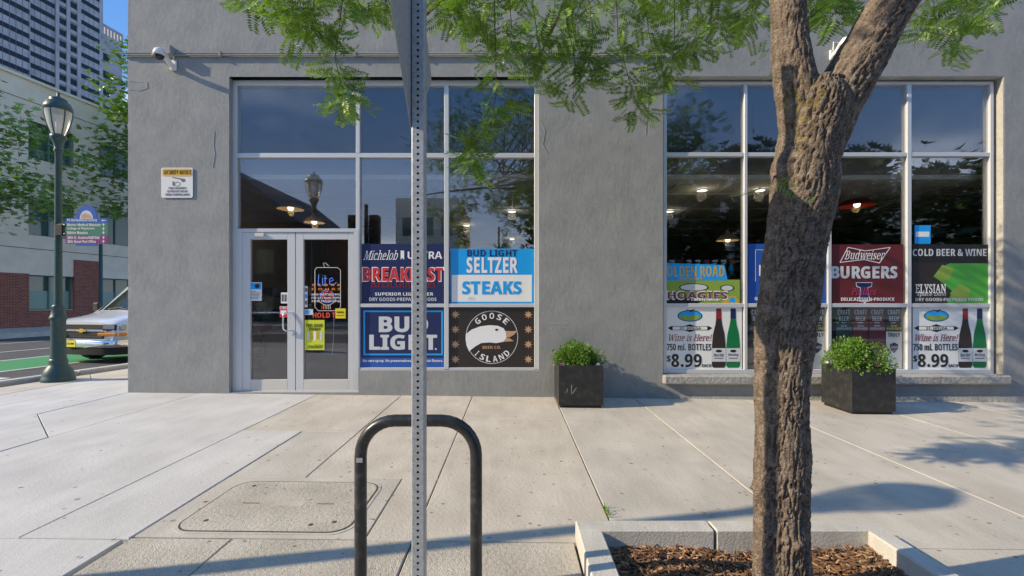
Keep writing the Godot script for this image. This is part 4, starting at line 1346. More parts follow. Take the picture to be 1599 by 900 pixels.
func build_tree():
	var d := 2.2
	var o := thing("honeylocust_tree", "forked honey locust tree with furrowed bark growing in the mulched pit", "tree", Vector3(1.323, -0.05, -d))
	var L := func(px: float, py: float, dd := 2.2) -> Vector3: return spot(px, py, dd) - o.position
	var k := d / F / 2.0
	var path := []
	var radii := []
	for q in [[1221, 985, 108], [1221, 950, 96], [1221, 900, 86], [1221, 800, 82], [1221, 700, 79], [1222, 600, 81], [1229, 500, 89], [1235, 450, 89], [1241, 400, 88], [1248, 350, 92], [1256, 300, 98], [1261, 250, 96], [1269, 205, 99], [1276, 165, 95], [1281, 130, 70]]:
		path.append(L.call(q[0], q[1]))
		radii.append(q[2] * k * 0.93)
	var moss := [[L.call(1255, 150, 2.05), 0.14], [L.call(1250, 205, 2.05), 0.09]]
	bark_loft(path, radii, o, "trunk", 4, moss, 150, 0.009, [[L.call(1209, 262, 2.17), 0.075, 0.05], [L.call(1185, 762, 2.2), 0.04, 0.022], [L.call(1246, 850, 2.08), 0.05, 0.025], [L.call(1197, 640, 2.1), 0.055, 0.022], [L.call(1225, 285, 2.06), 0.05, 0.03]])
	path = [L.call(1262, 250), L.call(1252, 195), L.call(1245, 145), L.call(1237, 90), L.call(1233, 45), L.call(1231, 0), L.call(1226, -70), L.call(1205, -170), L.call(1150, -320), L.call(1080, -520)]
	bark_loft(path, [56 * k, 62 * k, 60 * k, 54 * k, 49 * k, 48 * k, 48 * k, 42 * k, 36 * k, 26 * k], o, "limb", 9, moss, 84)
	path = [L.call(1268, 255), L.call(1288, 200), L.call(1312, 150), L.call(1340, 100), L.call(1367, 52), L.call(1397, 0), L.call(1440, -80), L.call(1490, -190), L.call(1540, -340), L.call(1580, -520)]
	bark_loft(path, [62 * k, 74 * k, 74 * k, 71 * k, 68 * k, 65 * k, 62 * k, 54 * k, 42 * k, 28 * k], o, "limb", 13, moss, 90)
	# boughs and twigs
	var r := RandomNumberGenerator.new()
	r.seed = 21
	var leaves := [[], [], []]
	var lcols := [[], [], []]
	var add_leaf := func(at: Vector3, out: Vector3):
		var v := r.randi() % 3
		var z := (out + Vector3(r.randfn(), r.randfn() * 0.6 - 0.35, r.randfn()) * 0.65).normalized()
		var x := (z.cross(Vector3.UP) + Vector3(r.randfn(), r.randfn(), r.randfn()) * 0.5).normalized()
		var y := z.cross(x).normalized()
		x = y.cross(z)
		leaves[v].append(Transform3D(Basis(x, y, z).scaled(Vector3.ONE * r.randf_range(0.7, 1.15)), at))
		var g := r.randf_range(0.7, 1.3)
		lcols[v].append(Color(.15 * g, .275 * g, .04 * g) if r.randf() < 0.5 else Color(.21 * g, .345 * g, .05 * g))
	var twig := func(pts: Array, r0: float, r1: float, called: String):
		var b := B.new()
		var rr := []
		for i in pts.size(): rr.append(lerpf(r0, r1, i / maxf(pts.size() - 1.0, 1)))
		b.tube(pts, rr, 6)
		put(b, called, M.bark_plain, o)
	var W := func(x, y, z) -> Vector3: return Vector3(x, y, z) - o.position
	var boughs := [
		[W.call(1.28, 3.9, -2.25), W.call(0.4, 4.35, -2.8), W.call(-0.6, 4.3, -3.2), W.call(-1.6, 4.15, -3.4), W.call(-2.4, 4.0, -3.5)],
		[W.call(1.25, 4.1, -2.3), W.call(0.5, 4.5, -3.2), W.call(-0.2, 4.4, -3.8), W.call(-0.9, 4.1, -4.2)],
		[W.call(1.2, 4.2, -2.3), W.call(0.9, 4.6, -3.4), W.call(0.6, 4.6, -4.4), W.call(0.3, 4.3, -5.2)],
		[W.call(2.3, 4.2, -2.25), W.call(2.5, 4.6, -3.2), W.call(2.7, 4.6, -4.2), W.call(3.0, 4.4, -5.0)],
		[W.call(2.4, 4.4, -2.25), W.call(3.2, 4.6, -2.7), W.call(4.1, 4.5, -3.2)],
		[W.call(1.1, 4.6, -2.2), W.call(0.2, 5.2, -1.4), W.call(-0.8, 5.4, -0.8)],
		[W.call(2.5, 4.6, -2.2), W.call(3.0, 5.3, -1.2), W.call(3.4, 5.5, -0.3)]]
	for bo in boughs: twig.call(bo, 0.045, 0.012, "bough")
	# drooping sprays that hang into view: [distance, leaves, spread in px, points]
	var sprays := [
		[3.3, 10, 10, [[372, -60], [384, 8]]], [3.3, 10, 10, [[404, -50], [402, 8]]],
		[3.1, 46, 17, [[452, -60], [455, 0], [470, 50]]], [3.0, 26, 14, [[428, -50], [445, 20]]],
		[3.2, 30, 16, [[498, -60], [492, 20], [505, 50]]], [3.3, 62, 13, [[545, -60], [530, 30], [522, 90], [532, 135], [541, 155]]],
		[3.4, 22, 15, [[575, -50], [585, 25]]], [3.4, 16, 12, [[606, -60], [602, 10]]], [3.3, 30, 17, [[516, -50], [540, 15]]],
		[3.6, 22, 14, [[690, -60], [698, 25]]], [3.5, 24, 15, [[722, -60], [735, 35]]], [3.5, 30, 16, [[752, -70], [765, 70]]],
		[3.4, 90, 15, [[770, -60], [772, 60], [778, 140], [768, 190], [742, 225], [730, 250]]], [3.5, 26, 13, [[790, -50], [800, 50], [792, 90]]],
		[3.7, 50, 18, [[826, -60], [838, 50], [850, 110]]], [3.7, 50, 20, [[870, -60], [885, 50], [900, 90], [893, 150]]],
		[3.8, 40, 20, [[915, -60], [925, 60], [915, 110]]], [3.7, 56, 18, [[962, -60], [968, 60], [985, 120], [997, 170]]],
		[3.9, 36, 20, [[1005, -60], [1010, 50], [1020, 90]]], [3.6, 46, 18, [[1052, -60], [1055, 60], [1048, 120]]],
		[3.8, 36, 20, [[1092, -60], [1090, 50], [1075, 80]]], [3.6, 30, 18, [[1128, -60], [1118, 50]]],
		[3.2, 16, 12, [[1182, -40], [1172, 28]]], [3.0, 30, 16, [[1295, -60], [1285, 15]]], [3.0, 26, 15, [[1318, -50], [1305, 25]]],
		[3.6, 34, 20, [[1445, -60], [1465, 20], [1455, 50]]], [3.7, 44, 20, [[1500, -60], [1505, 20], [1478, 70]]], [3.8, 30, 16, [[1545, -60], [1535, 25]]], [3.8, 12, 12, [[1575, -40], [1570, -2]]],
		[2.05, 2, 2, [[1212, 275], [1204, 288]]], [3.0, 4, 5, [[1218, 104], [1206, 112]]]]
	for s in sprays:
		var pts := []
		for q in s[3]: pts.append(L.call(q[0] + r.randf_range(-4, 4), q[1], s[0] + r.randf_range(-0.15, 0.15)))
		twig.call(pts, 0.0045, 0.0015, "twig")
		var n: int = s[1]
		var small: bool = n < 6
		for i in int(n * (1.0 if small else 1.1)):
			var t := sqrt(r.randf()) * (pts.size() - 1) if not small else r.randf() * (pts.size() - 1)
			var a := int(minf(t, pts.size() - 2))
			var p: Vector3 = pts[a].lerp(pts[a + 1], t - a)
			var dir := Vector3(r.randfn(), -0.35 + r.randfn() * 0.25, r.randfn()).normalized()
			add_leaf.call(p + dir * r.randf() * s[2] * 1.2 / F * s[0], dir)
	# the upper rim of foliage in view, then the crown overhead
	for i in 230:
		var px := r.randf_range(690, 1150)
		var p: Vector3 = L.call(px, r.randf_range(-150, 25 + 25 * sin(px * 0.045)), r.randf_range(2.9, 4.3))
		add_leaf.call(p, Vector3(r.randfn(), -0.4, r.randfn()).normalized())
	var tips := []
	for i in 210:
		var a := r.randf() * TAU
		var q := sqrt(r.randf())
		var c: Vector3 = W.call(1.3 + cos(a) * q * 3.6, 0, -2.9 + sin(a) * q * 2.9)
		c.y = 4.75 + r.randf() * 2.6 * (1.05 - q * q * 0.8)
		tips.append(c)
		if i % 5 == 0:
			var bo = boughs[i % boughs.size()]
			var st: Vector3 = bo[bo.size() / 2]
			twig.call([st, st.lerp(c, 0.5) + Vector3(0, 0.25, 0), c], 0.018, 0.004, "branch")
		var rad := r.randf_range(0.25, 0.5)
		for j in 24:
			var v := Vector3(r.randfn(), r.randfn() * 0.6, r.randfn()) * rad * 0.6
			add_leaf.call(c + v, (v + Vector3(0, -0.1, 0)).normalized())
	var crown := part("crown", o)
	for v in 3: many(compound_leaf(60 + v), M.leaf, leaves[v], "leaves", crown, lcols[v]).set_meta("kind", "stuff")

func leafy_tree(o: Node3D, h0: float, h1: float, rad: float, count: int, size: float, seed_: int, tone: Color, trunk_r := 0.1):
	var r := RandomNumberGenerator.new()
	r.seed = seed_
	var b := B.new()
	b.tube([Vector3.ZERO, Vector3(r.randf_range(-.1, .1), h0 * 0.5, 0), Vector3(r.randf_range(-.2, .2), h0, 0.1), Vector3(0, (h0 + h1) / 2, 0)], [trunk_r * 1.3, trunk_r, trunk_r * 0.85, trunk_r * 0.4], 10)
	put(b, "trunk", M.bark_plain, o)
	var cr := part("crown", o)
	var lf := B.new()
	lf.group(-1)
	for k in 5:
		var a := (k - 2) * 0.55
		var dir := Vector3(sin(a), -0.12 * absf(k - 2), cos(a))
		var sd := dir.cross(Vector3.UP).normalized() * size * 0.17
		lf.quad(Vector3.ZERO, dir * size * 0.55 + sd, dir * size, dir * size * 0.55 - sd)
	var xs := []
	var cs := []
	var clumps := int(count / 55.0)
	for i in clumps:
		var a := r.randf() * TAU
		var t := r.randf()
		var q := sqrt(r.randf()) * rad * sqrt(maxf(0.12, sin(PI * (0.12 + 0.82 * t))))
		var c := Vector3(cos(a) * q, lerpf(h0, h1, t), sin(a) * q)
		if i % 3 == 0:
			b = B.new()
			b.tube([Vector3(0, lerpf(h0 * 0.9, c.y, 0.5), 0), c * Vector3(.5, 1, .5) - Vector3(0, 0.1, 0), c], [trunk_r * 0.35, trunk_r * 0.2, 0.008], 5)
			put(b, "limb", M.bark_plain, o)
		var cr_ := r.randf_range(0.25, 0.55) * rad * 0.42
		for j in 55:
			var v := Vector3(r.randfn(), r.randfn() * 0.55, r.randfn()) * cr_
			var z := (v.normalized() + Vector3(r.randfn(), r.randfn() - 0.3, r.randfn()) * 0.6).normalized()
			var x := z.cross(Vector3.UP + Vector3(r.randfn(), 0, r.randfn()) * 0.3).normalized()
			xs.append(Transform3D(Basis(x, z.cross(x), z).scaled(Vector3.ONE * r.randf_range(0.7, 1.2)), c + v))
			var g := r.randf_range(0.65, 1.35)
			cs.append(Color(tone.r * g, tone.g * g, tone.b * g))
	many(lf.mesh(), M.leaf, xs, "leaves", cr, cs).set_meta("kind", "stuff")

func build_pit():
	var o := thing("tree_pit_curb", "raised concrete curb framing the mulched tree pit", "curb", Vector3(1.33, gy(1.33), -1.9))
	var q := func(x0, x1, z0, z1, called):
		var b := B.new()
		b.span(Vector3(x0 - 1.33, -0.14, z0 + 1.9), Vector3(x1 - 1.33, 0.125, z1 + 1.9), 0.008)
		put(b, called, M.curb, o)
	q.call(0.40, 1.228, -2.84, -2.715, "curb_stone")
	q.call(1.24, 2.268, -2.84, -2.715, "curb_stone")
	q.call(0.40, 0.547, -2.713, -0.95, "curb_stone")
	q.call(2.15, 2.268, -2.713, -0.95, "curb_stone")
	q.call(0.40, 2.268, -0.948, -0.82, "curb_stone")
	var mu := thing("mulch", "brown bark mulch filling the tree pit", "mulch", Vector3(1.33, -0.012, -1.9))
	mu.set_meta("kind", "stuff")
	bx("bed", Vector3(-0.78, -0.12, -0.815), Vector3(0.82, -0.03, 0.95), M.soil, mu)
	var r := RandomNumberGenerator.new()
	r.seed = 8
	var chip := B.new()
	chip.box(Vector3.ZERO, Vector3(0.008, 0.004, 0.035))
	var xs := []
	var cs := []
	for i in 11000:
		var p := Vector3(r.randf_range(-0.78, 0.815), 0, r.randf_range(-0.81, 0.9))
		p.y = -0.008 + 0.018 * sin(p.x * 5.0 + 1) * cos(p.z * 4.0) + r.randf() * 0.028
		var bs := Basis(Vector3.UP, r.randf() * TAU) * Basis(Vector3.RIGHT, r.randfn() * 0.4) * Basis(Vector3(0, 0, 1), r.randfn() * 0.5)
		xs.append(Transform3D(bs.scaled(Vector3(r.randf_range(0.6, 2.0), r.randf_range(0.6, 1.3), r.randf_range(0.4, 1.5))), p))
		var t := r.randf()
		var g := r.randf_range(0.6, 1.3)
		cs.append(Color(.24 * g, .125 * g, .06 * g) if t < 0.6 else (Color(.12 * g, .06 * g, .032 * g) if t < 0.85 else Color(.42 * g, .27 * g, .15 * g)))
	many(chip.mesh(), M.mulch, xs, "chips", mu, cs).set_meta("kind", "stuff")

func build_weeds():
	var r := RandomNumberGenerator.new()
	r.seed = 44
	for p in [[0.67, -3.2, 16, "small grass weed sprouting from the joint beside the tree pit"], [0.665, -6.35, 7, "tiny weed in the joint at the foot of the scuffed planter"], [2.02, -2.66, 6, "small weed inside the tree pit against the curb"]]:
		var o := thing("weed", p[3], "weed", Vector3(p[0], gy(p[0]) - 0.01, p[1]))
		for i in p[2]:
			var b := B.new()
			b.group(-1)
			var a := r.randf() * TAU
			var h := r.randf_range(0.02, 0.05)
			var q := Vector3(r.randfn() * 0.006, 0, r.randfn() * 0.05)
			var e := Vector3(cos(a), 0, sin(a)) * h * 0.8
			var s := Vector3(-sin(a), 0, cos(a)) * 0.004
			b.quad(q - s, q + e * 0.5 + Vector3(0, h, 0) - s, q + e * 0.5 + Vector3(0, h, 0) + s, q + s)
			b.tri(q + e * 0.5 + Vector3(0, h, 0) - s, q + e + Vector3(0, h * 1.1, 0), q + e * 0.5 + Vector3(0, h, 0) + s)
			put(b, "blade", M.weed, o)
	var leaf := B.new()
	leaf.group(-1)
	leaf.quad(Vector3(0, 0, -0.018), Vector3(0.006, 0.003, 0), Vector3(0, 0.001, 0.018), Vector3(-0.006, 0.002, 0))
	var mesh := leaf.mesh()
	for i in 36:
		var x := r.randf_range(-4.5, 5.0)
		var z := r.randf_range(-6.8, -2.3)
		if x > 0.3 and x < 2.4 and z > -2.95: continue
		var o := put(mesh, "fallen_leaf", M.dead_leaf if i % 3 else M.weed)
		o.position = Vector3(x, gy(x) + 0.006, z)
		o.rotation = Vector3(r.randfn() * 0.15, r.randf() * TAU, r.randfn() * 0.15)
		o.scale = Vector3.ONE * r.randf_range(0.6, 1.3)
		tag(o, "tiny dry brown leaflet lying on the pavement" if i % 3 else "tiny green leaflet lying on the pavement", "leaf", "fallen leaflets on the pavement")

# ---------- van ----------
func build_van():
	var p := spot(131, 470, 11.4)
	var o := thing("parked_van", "silver grey passenger van with an orange turn signal parked past the shop corner", "van", Vector3(p.x, -0.1, p.z), atan2(-0.2, 0.98))
	var S := [
		[0.0, [[0, .44], [.6, .44], [.82, .5], [.88, .7], [.86, .88], [.78, .95], [.5, .985], [0, 1.0]]],
		[-0.07, [[0, .36], [.74, .36], [.9, .46], [.95, .72], [.93, .92], [.85, 1.0], [.5, 1.035], [0, 1.055]]],
		[-0.22, [[0, .3], [.86, .3], [.97, .45], [1.0, .74], [.98, .96], [.9, 1.05], [.52, 1.085], [0, 1.11]]],
		[-0.75, [[0, .3], [.9, .3], [1.0, .45], [1.01, .8], [1.0, 1.04], [.93, 1.14], [.6, 1.2], [0, 1.225]]],
		[-0.86, [[0, .3], [.9, .3], [1.0, .45], [1.01, .8], [1.0, 1.06], [.93, 1.18], [.66, 1.25], [0, 1.28]]],
		[-1.62, [[0, .3], [.9, .3], [1.0, .45], [1.01, .8], [1.0, 1.12], [.9, 1.72], [.72, 1.94], [0, 1.98]]],
		[-1.95, [[0, .3], [.9, .3], [1.0, .45], [1.01, .8], [1.0, 1.12], [.9, 1.78], [.76, 2.02], [0, 2.07]]],
		[-5.4, [[0, .3], [.9, .3], [1.0, .45], [1.01, .8], [1.0, 1.12], [.9, 1.78], [.76, 2.02], [0, 2.07]]],
		[-5.62, [[0, .4], [.8, .4], [.9, .5], [.93, .8], [.92, 1.12], [.82, 1.7], [.7, 1.93], [0, 1.98]]]]
	var b := B.new()
	b.group(1)
	var rings := []
	for s in S:
		var ring := []
		for q in s[1]: ring.append(Vector3(q[0], q[1], s[0]))
		for i in range(s[1].size() - 2, 0, -1): ring.append(Vector3(-s[1][i][0], s[1][i][1], s[0]))
		rings.append(ring)
	b.loft(rings)
	b.group(-1)
	b.fan(rings[0], true)
	b.fan(rings[-1], false)
	put(b, "body", M.van_paint, o)
	# windscreen, slightly bowed
	b = B.new()
	b.group(1)
	for k in 8:
		var f := func(t: float, up: float) -> Vector3:
			var x := (t - 0.5) * 2.0
			return Vector3(x * lerpf(0.80, 0.66, up), lerpf(1.275, 1.93, up) - x * x * 0.035, lerpf(-0.86, -1.56, up) + 0.028 - x * x * 0.05)
		b.quad(f.call(k / 8.0, 0), f.call(k / 8.0, 1), f.call((k + 1) / 8.0, 1), f.call((k + 1) / 8.0, 0))
	put(b, "windscreen", M.car_glass, o)
	for s in [-1, 1]:
		b = B.new()
		b.group(-1)
		b.quad(Vector3(s * 0.99, 1.17, -1.15), Vector3(s * 0.915, 1.7, -1.66), Vector3(s * 0.915, 1.72, -2.5), Vector3(s * 1.005, 1.17, -2.5))
		put(b, "side_window", M.car_glass, o)
		b = B.new()
		b.box(Vector3(s * 1.14, 1.32, -1.1), Vector3(0.2, 0.26, 0.1), Basis.IDENTITY, 0.03)
		put(b, "mirror", M.black, o)
		b = B.new()
		b.tube([Vector3(s * 0.2 - 0.2, 1.285, -0.83), Vector3(s * 0.2 + 0.25, 1.33, -0.86)], 0.012, 6)
		put(b, "wiper", M.black, o)
		var hl := part("headlight", o)
		var hb := Basis(Vector3.UP, s * 0.32)
		b = B.new()
		b.box(Vector3(s * 0.765, 0.865, -0.02), Vector3(0.3, 0.15, 0.1), hb, 0.02)
		put(b, "housing", M.black, hl)
		for k in 2:
			b = B.new()
			b.lathe(Vector3(s * (0.69 + k * 0.14), 0.862, 0.035 - k * 0.05), [[0.055, 0.0], [0.05, 0.008], [0.0, 0.016]], 16, false, hb * Basis(Vector3.RIGHT, PI / 2))
			put(b, "lens", M.chrome, hl)
		b = B.new()
		b.box(Vector3(s * 0.945, 0.865, -0.2), Vector3(0.09, 0.14, 0.26), Basis(Vector3.UP, s * 0.22), 0.02)
		put(b, "side_lens", M.head_lens, hl)
		b = B.new()
		b.box(Vector3(s * 0.78, 0.872, 0.03), Vector3(0.24, 0.09, 0.02), hb, 0.008)
		put(b, "front_lens", M.head_lens, hl)
		b = B.new()
		b.box(Vector3(s * 0.965, 0.705, -0.19), Vector3(0.07, 0.075, 0.26), Basis(Vector3.UP, s * 0.15), 0.015)
		put(b, "side_signal", ink("orange"), o)
		b = B.new()
		b.box(Vector3(s * 0.72, 0.705, -0.005), Vector3(0.42, 0.075, 0.1), Basis(Vector3.UP, s * 0.28), 0.015)
		put(b, "turn_signal", ink("orange"), o)
		for z in [-0.85, -4.4]:
			var w := part("wheel", o)
			b = B.new()
			b.lathe(Vector3(s * 0.86, 0.36, z), [[0.2, -0.12], [0.33, -0.12], [0.36, -0.09], [0.36, 0.09], [0.33, 0.12], [0.2, 0.12]], 28, false, Basis(Vector3(0, 0, 1), -s * PI / 2))
			put(b, "tyre", M.rubber, w)
			b = B.new()
			b.lathe(Vector3(s * 0.86, 0.36, z), [[0.0, 0.06], [0.06, 0.07], [0.16, 0.05], [0.2, 0.11]], 20, false, Basis(Vector3(0, 0, 1), -s * PI / 2))
			put(b, "rim", M.alu, w)
	bx("grille", Vector3(-0.6, 0.6, -0.06), Vector3(0.6, 0.94, 0.02), M.black, o, 0.015)
	for k in 5: bx("grille_slat", Vector3(-0.58, 0.625 + k * 0.06 + (0.05 if k > 2 else 0.0), 0.018), Vector3(0.58, 0.637 + k * 0.06 + (0.05 if k > 2 else 0.0), 0.03), M.rubber, o)
	bx("chrome_bar", Vector3(-0.72, 0.765, 0.0), Vector3(0.72, 0.815, 0.045), M.chrome, o, 0.012)
	b = B.new()
	b.plate([Vector2(-.14, -.02), Vector2(-.05, -.02), Vector2(-.055, -.045), Vector2(.045, -.045), Vector2(.055, -.02), Vector2(.14, -.02), Vector2(.125, .02), Vector2(.06, .02), Vector2(.055, .045), Vector2(-.045, .045), Vector2(-.05, .02), Vector2(-.155, .02)], 0, 0.015, Vector3(0, 0.79, 0.046))
	put(b, "emblem", ink("gold"), o)
	var bp := []
	for q in [[-1.0, -0.34], [-0.98, -0.12], [-0.88, 0.02], [-0.6, 0.1], [0, 0.13], [0.6, 0.1], [0.88, 0.02], [0.98, -0.12], [1.0, -0.34]]: bp.append(q)
	b = B.new()
	b.group(1)
	for i in bp.size() - 1:
		for e in [[0.40, 0.43, -0.02, 0.0], [0.43, 0.54, 0.0, 0.0], [0.54, 0.57, 0.0, -0.04]]:
			b.quad(Vector3(bp[i][0], e[0], bp[i][1] + e[2]), Vector3(bp[i][0], e[1], bp[i][1] + e[3]), Vector3(bp[i + 1][0], e[1], bp[i + 1][1] + e[3]), Vector3(bp[i + 1][0], e[0], bp[i + 1][1] + e[2]))
	put(b, "bumper", M.chrome, o)
	b = B.new()
	b.group(1)
	for i in bp.size() - 1:
		b.quad(Vector3(bp[i][0] * 0.98, 0.22, bp[i][1] - 0.06), Vector3(bp[i][0] * 0.98, 0.4, bp[i][1] - 0.03), Vector3(bp[i + 1][0] * 0.98, 0.4, bp[i + 1][1] - 0.03), Vector3(bp[i + 1][0] * 0.98, 0.22, bp[i + 1][1] - 0.06))
	put(b, "valance", M.rubber, o)
	var pl := bx("number_plate", Vector3(-0.36, 0.41, 0.125), Vector3(-0.06, 0.56, 0.135), ink("yellow"), o)
	var t := TextMesh.new()
	t.text = "L17-49P"
	t.font = sans
	t.font_size = 40
	t.pixel_size = 0.0015
	t.depth = 0.002
	var tm := put(t, "lettering", ink("black"), pl)
	tm.position = Vector3(-0.21, 0.482, 0.137)
	o.scale = Vector3.ONE * 1.07

# ---------- far buildings ----------
func build_far():
	var bas := street_basis()
	var o := thing("cream_building", "cream panelled office building with brick piers across the side street", "building", street(19.8, 6.0))
	o.basis = bas
	var holes := []
	var rows := [[1.0, 2.9], [5.05, 7.05], [9.2, 11.2]]
	for k in range(0, 12):
		var x := 0.4 + k * 3.6
		for r in rows: holes.append([x, r[0], x + 2.15, r[1]])
	var b := B.new()
	wall_with_openings(-0.6, 44.0, -0.2, 13.3, 0.0, 0.35, holes, b)
	put(b, "wall", M.cream_wall, o)
	for h in holes:
		var w := part("window", o)
		bx("pane", Vector3(h[0], h[1], -0.3), Vector3(h[2], h[3], -0.27), M.green_glass, w)
		for f in [[h[0], h[1], h[2], h[1] + 0.06], [h[0], h[3] - 0.06, h[2], h[3]], [h[0], h[1] + 0.06, h[0] + 0.06, h[3] - 0.06], [h[2] - 0.06, h[1] + 0.06, h[2], h[3] - 0.06], [(h[0] + h[2]) / 2 - 0.03, h[1] + 0.06, (h[0] + h[2]) / 2 + 0.03, h[3] - 0.06]]:
			bx("frame", Vector3(f[0], f[1], -0.27), Vector3(f[2], f[3], -0.2), M.green_frame, w)
		if h[1] < 2: bx("blind", Vector3(h[0] + 0.06, h[1] + 0.06, -0.265), Vector3(h[2] - 0.06, h[1] + 1.05, -0.262), M.blind, w)
	for k in range(-1, 12):
		var x := 0.4 + k * 3.6
		bx("brick_pier", Vector3(x + 2.15, -0.2, 0.0), Vector3(x + 3.6, 3.9 if k % 2 == 0 else 2.95, 0.05), M.brick, o)
		if k >= 0: bx("brick_panel", Vector3(x, -0.2, 0.0), Vector3(x + 2.15, 0.98, 0.045), M.brick, o)
	for y in [4.3, 7.9, 12.2]: bx("panel_joint", Vector3(-0.6, y, 0.0), Vector3(44, y + 0.03, 0.012), M.joint, o)
	bx("coping", Vector3(-0.75, 13.3, -0.5), Vector3(44.1, 13.45, 0.1), M.cream_wall, o)
	bx("roof", Vector3(-0.6, 12.9, -18), Vector3(44, 13.2, -0.35), M.earth, o)
	bx("end_wall", Vector3(-0.6, -0.2, -18), Vector3(-0.3, 13.3, -0.36), M.cream_wall, o)
	# office tower far behind
	var uT := 160.0
	var V := func(px: float, u: float) -> float:
		var kk := (800.0 - px) / F
		return (8.5 + 0.987 * u - kk * (7.44 + 0.158 * u)) / (0.158 + 0.987 * kk)
	var v1: float = V.call(161, uT)
	var t := thing("office_tower", "tall grey blue office tower with dark ribbon windows behind the cream building", "building", street(uT, v1))
	t.basis = bas
	# faces as [from, to, depth] along the street, counted back from the right-hand corner
	var v0: float = V.call(0, uT) - v1 - 12.0
	var a1: float = V.call(37, uT) - v1
	var a2: float = V.call(46, uT) - v1
	var a3: float = V.call(88, uT) - v1
	var a4: float = V.call(122, uT) - v1
	var H := 118.0
	bx("shaft", Vector3(v0, 0, -30), Vector3(0, H, 0), M.tower, t)
	bx("wing", Vector3(v0, 0, 0), Vector3(a1, H, 2.5), M.tower, t)
	var fl := 3.7
	for i in range(14, 31):
		var y := i * fl
		for f in [[v0, a1 - 0.2, 2.5], [a1, a2, 0.0], [a2 + 0.2, a3 - 0.3, 0.0], [a4 + 1.0, -1.2, 0.0]]:
			var w := part("ribbon_window", t)
			bx("glass_band", Vector3(f[0], y, f[2] - 0.1), Vector3(f[1], y + 1.45, f[2] + 0.06), M.tower_glass, w)
		for k in 2:
			var x0: float = lerpf(a3, a4, 0.10 + k * 0.5)
			var x1: float = lerpf(a3, a4, 0.43 + k * 0.5)
			var w := part("square_window", t)
			bx("glass", Vector3(x0, y, -0.1), Vector3(x1, y + 1.9, 0.05), M.tower_glass, w)
		bx("floor_band", Vector3(a3, y + 2.3, 0.0), Vector3(a4 + 0.6, y + 3.3, 0.35), M.tower, t)
	for k in 3: bx("pilaster", Vector3(lerpf(a3, a4, k * 0.5) - 0.5, 0, 0), Vector3(lerpf(a3, a4, k * 0.5) + 0.5, H, 0.5), M.tower, t)
	for k in 26:   # seams between the cladding panels
		var x := lerpf(v0, 0, k / 26.0)
		if x < a3 or x > a4: bx("panel_seam", Vector3(x, 30, 0), Vector3(x + 0.12, H, 2.56 if x < a1 else 0.03), M.tower_seam, t)
	var u2 := 185.0
	var w1: float = V.call(191, u2)
	var w0: float = V.call(150, u2)
	var dd := 7.44 + 0.158 * u2 + 0.987 * w1
	var top := EYE + (470 - 68) / F * dd
	var t2 := thing("lower_tower", "lower blue grey tower with a crown of open arches beside the office tower", "building", street(u2, w1))
	t2.basis = bas
	bx("shaft", Vector3(w0 - w1, 0, -25), Vector3(0, top, 0), M.tower, t2)
	for i in 12:
		bx("window", Vector3(w0 - w1 + 1, top - 11 - i * 7.2, -0.1), Vector3((w0 - w1) * 0.5, top - 8 - i * 7.2, 0.06), M.tower_glass, t2)
	for k in 9:
		var x := (w0 - w1) * k / 8.0
		bx("crown_post", Vector3(x - 0.4, top, -0.8), Vector3(x + 0.4, top + 3.2, 0), M.tower, t2)
	bx("crown_rail", Vector3(w0 - w1 - 0.4, top + 3.2, -0.8), Vector3(0.4, top + 4.0, 0.02), M.tower, t2)
	# trees across the side street
	var q := street(15.8, 8.6)
	var tr := thing("street_tree", "leafy street tree on the far pavement before the cream building", "tree", Vector3(q.x, 0.08, q.z), 0, "street trees across the side street")
	leafy_tree(tr, 4.6, 9.4, 3.6, 3500, 0.2, 3, Color(.2, .32, .07), 0.1)
	q = street(11.0, 21.0)
	q = spot(232, 470, 27)
	tr = thing("street_tree", "bright green street tree mostly hidden behind the shop corner", "tree", Vector3(q.x, 0.0, q.z), 0, "street trees across the side street")
	leafy_tree(tr, 6.5, 16.0, 2.6, 5000, 0.22, 5, Color(.16, .28, .05), 0.14)

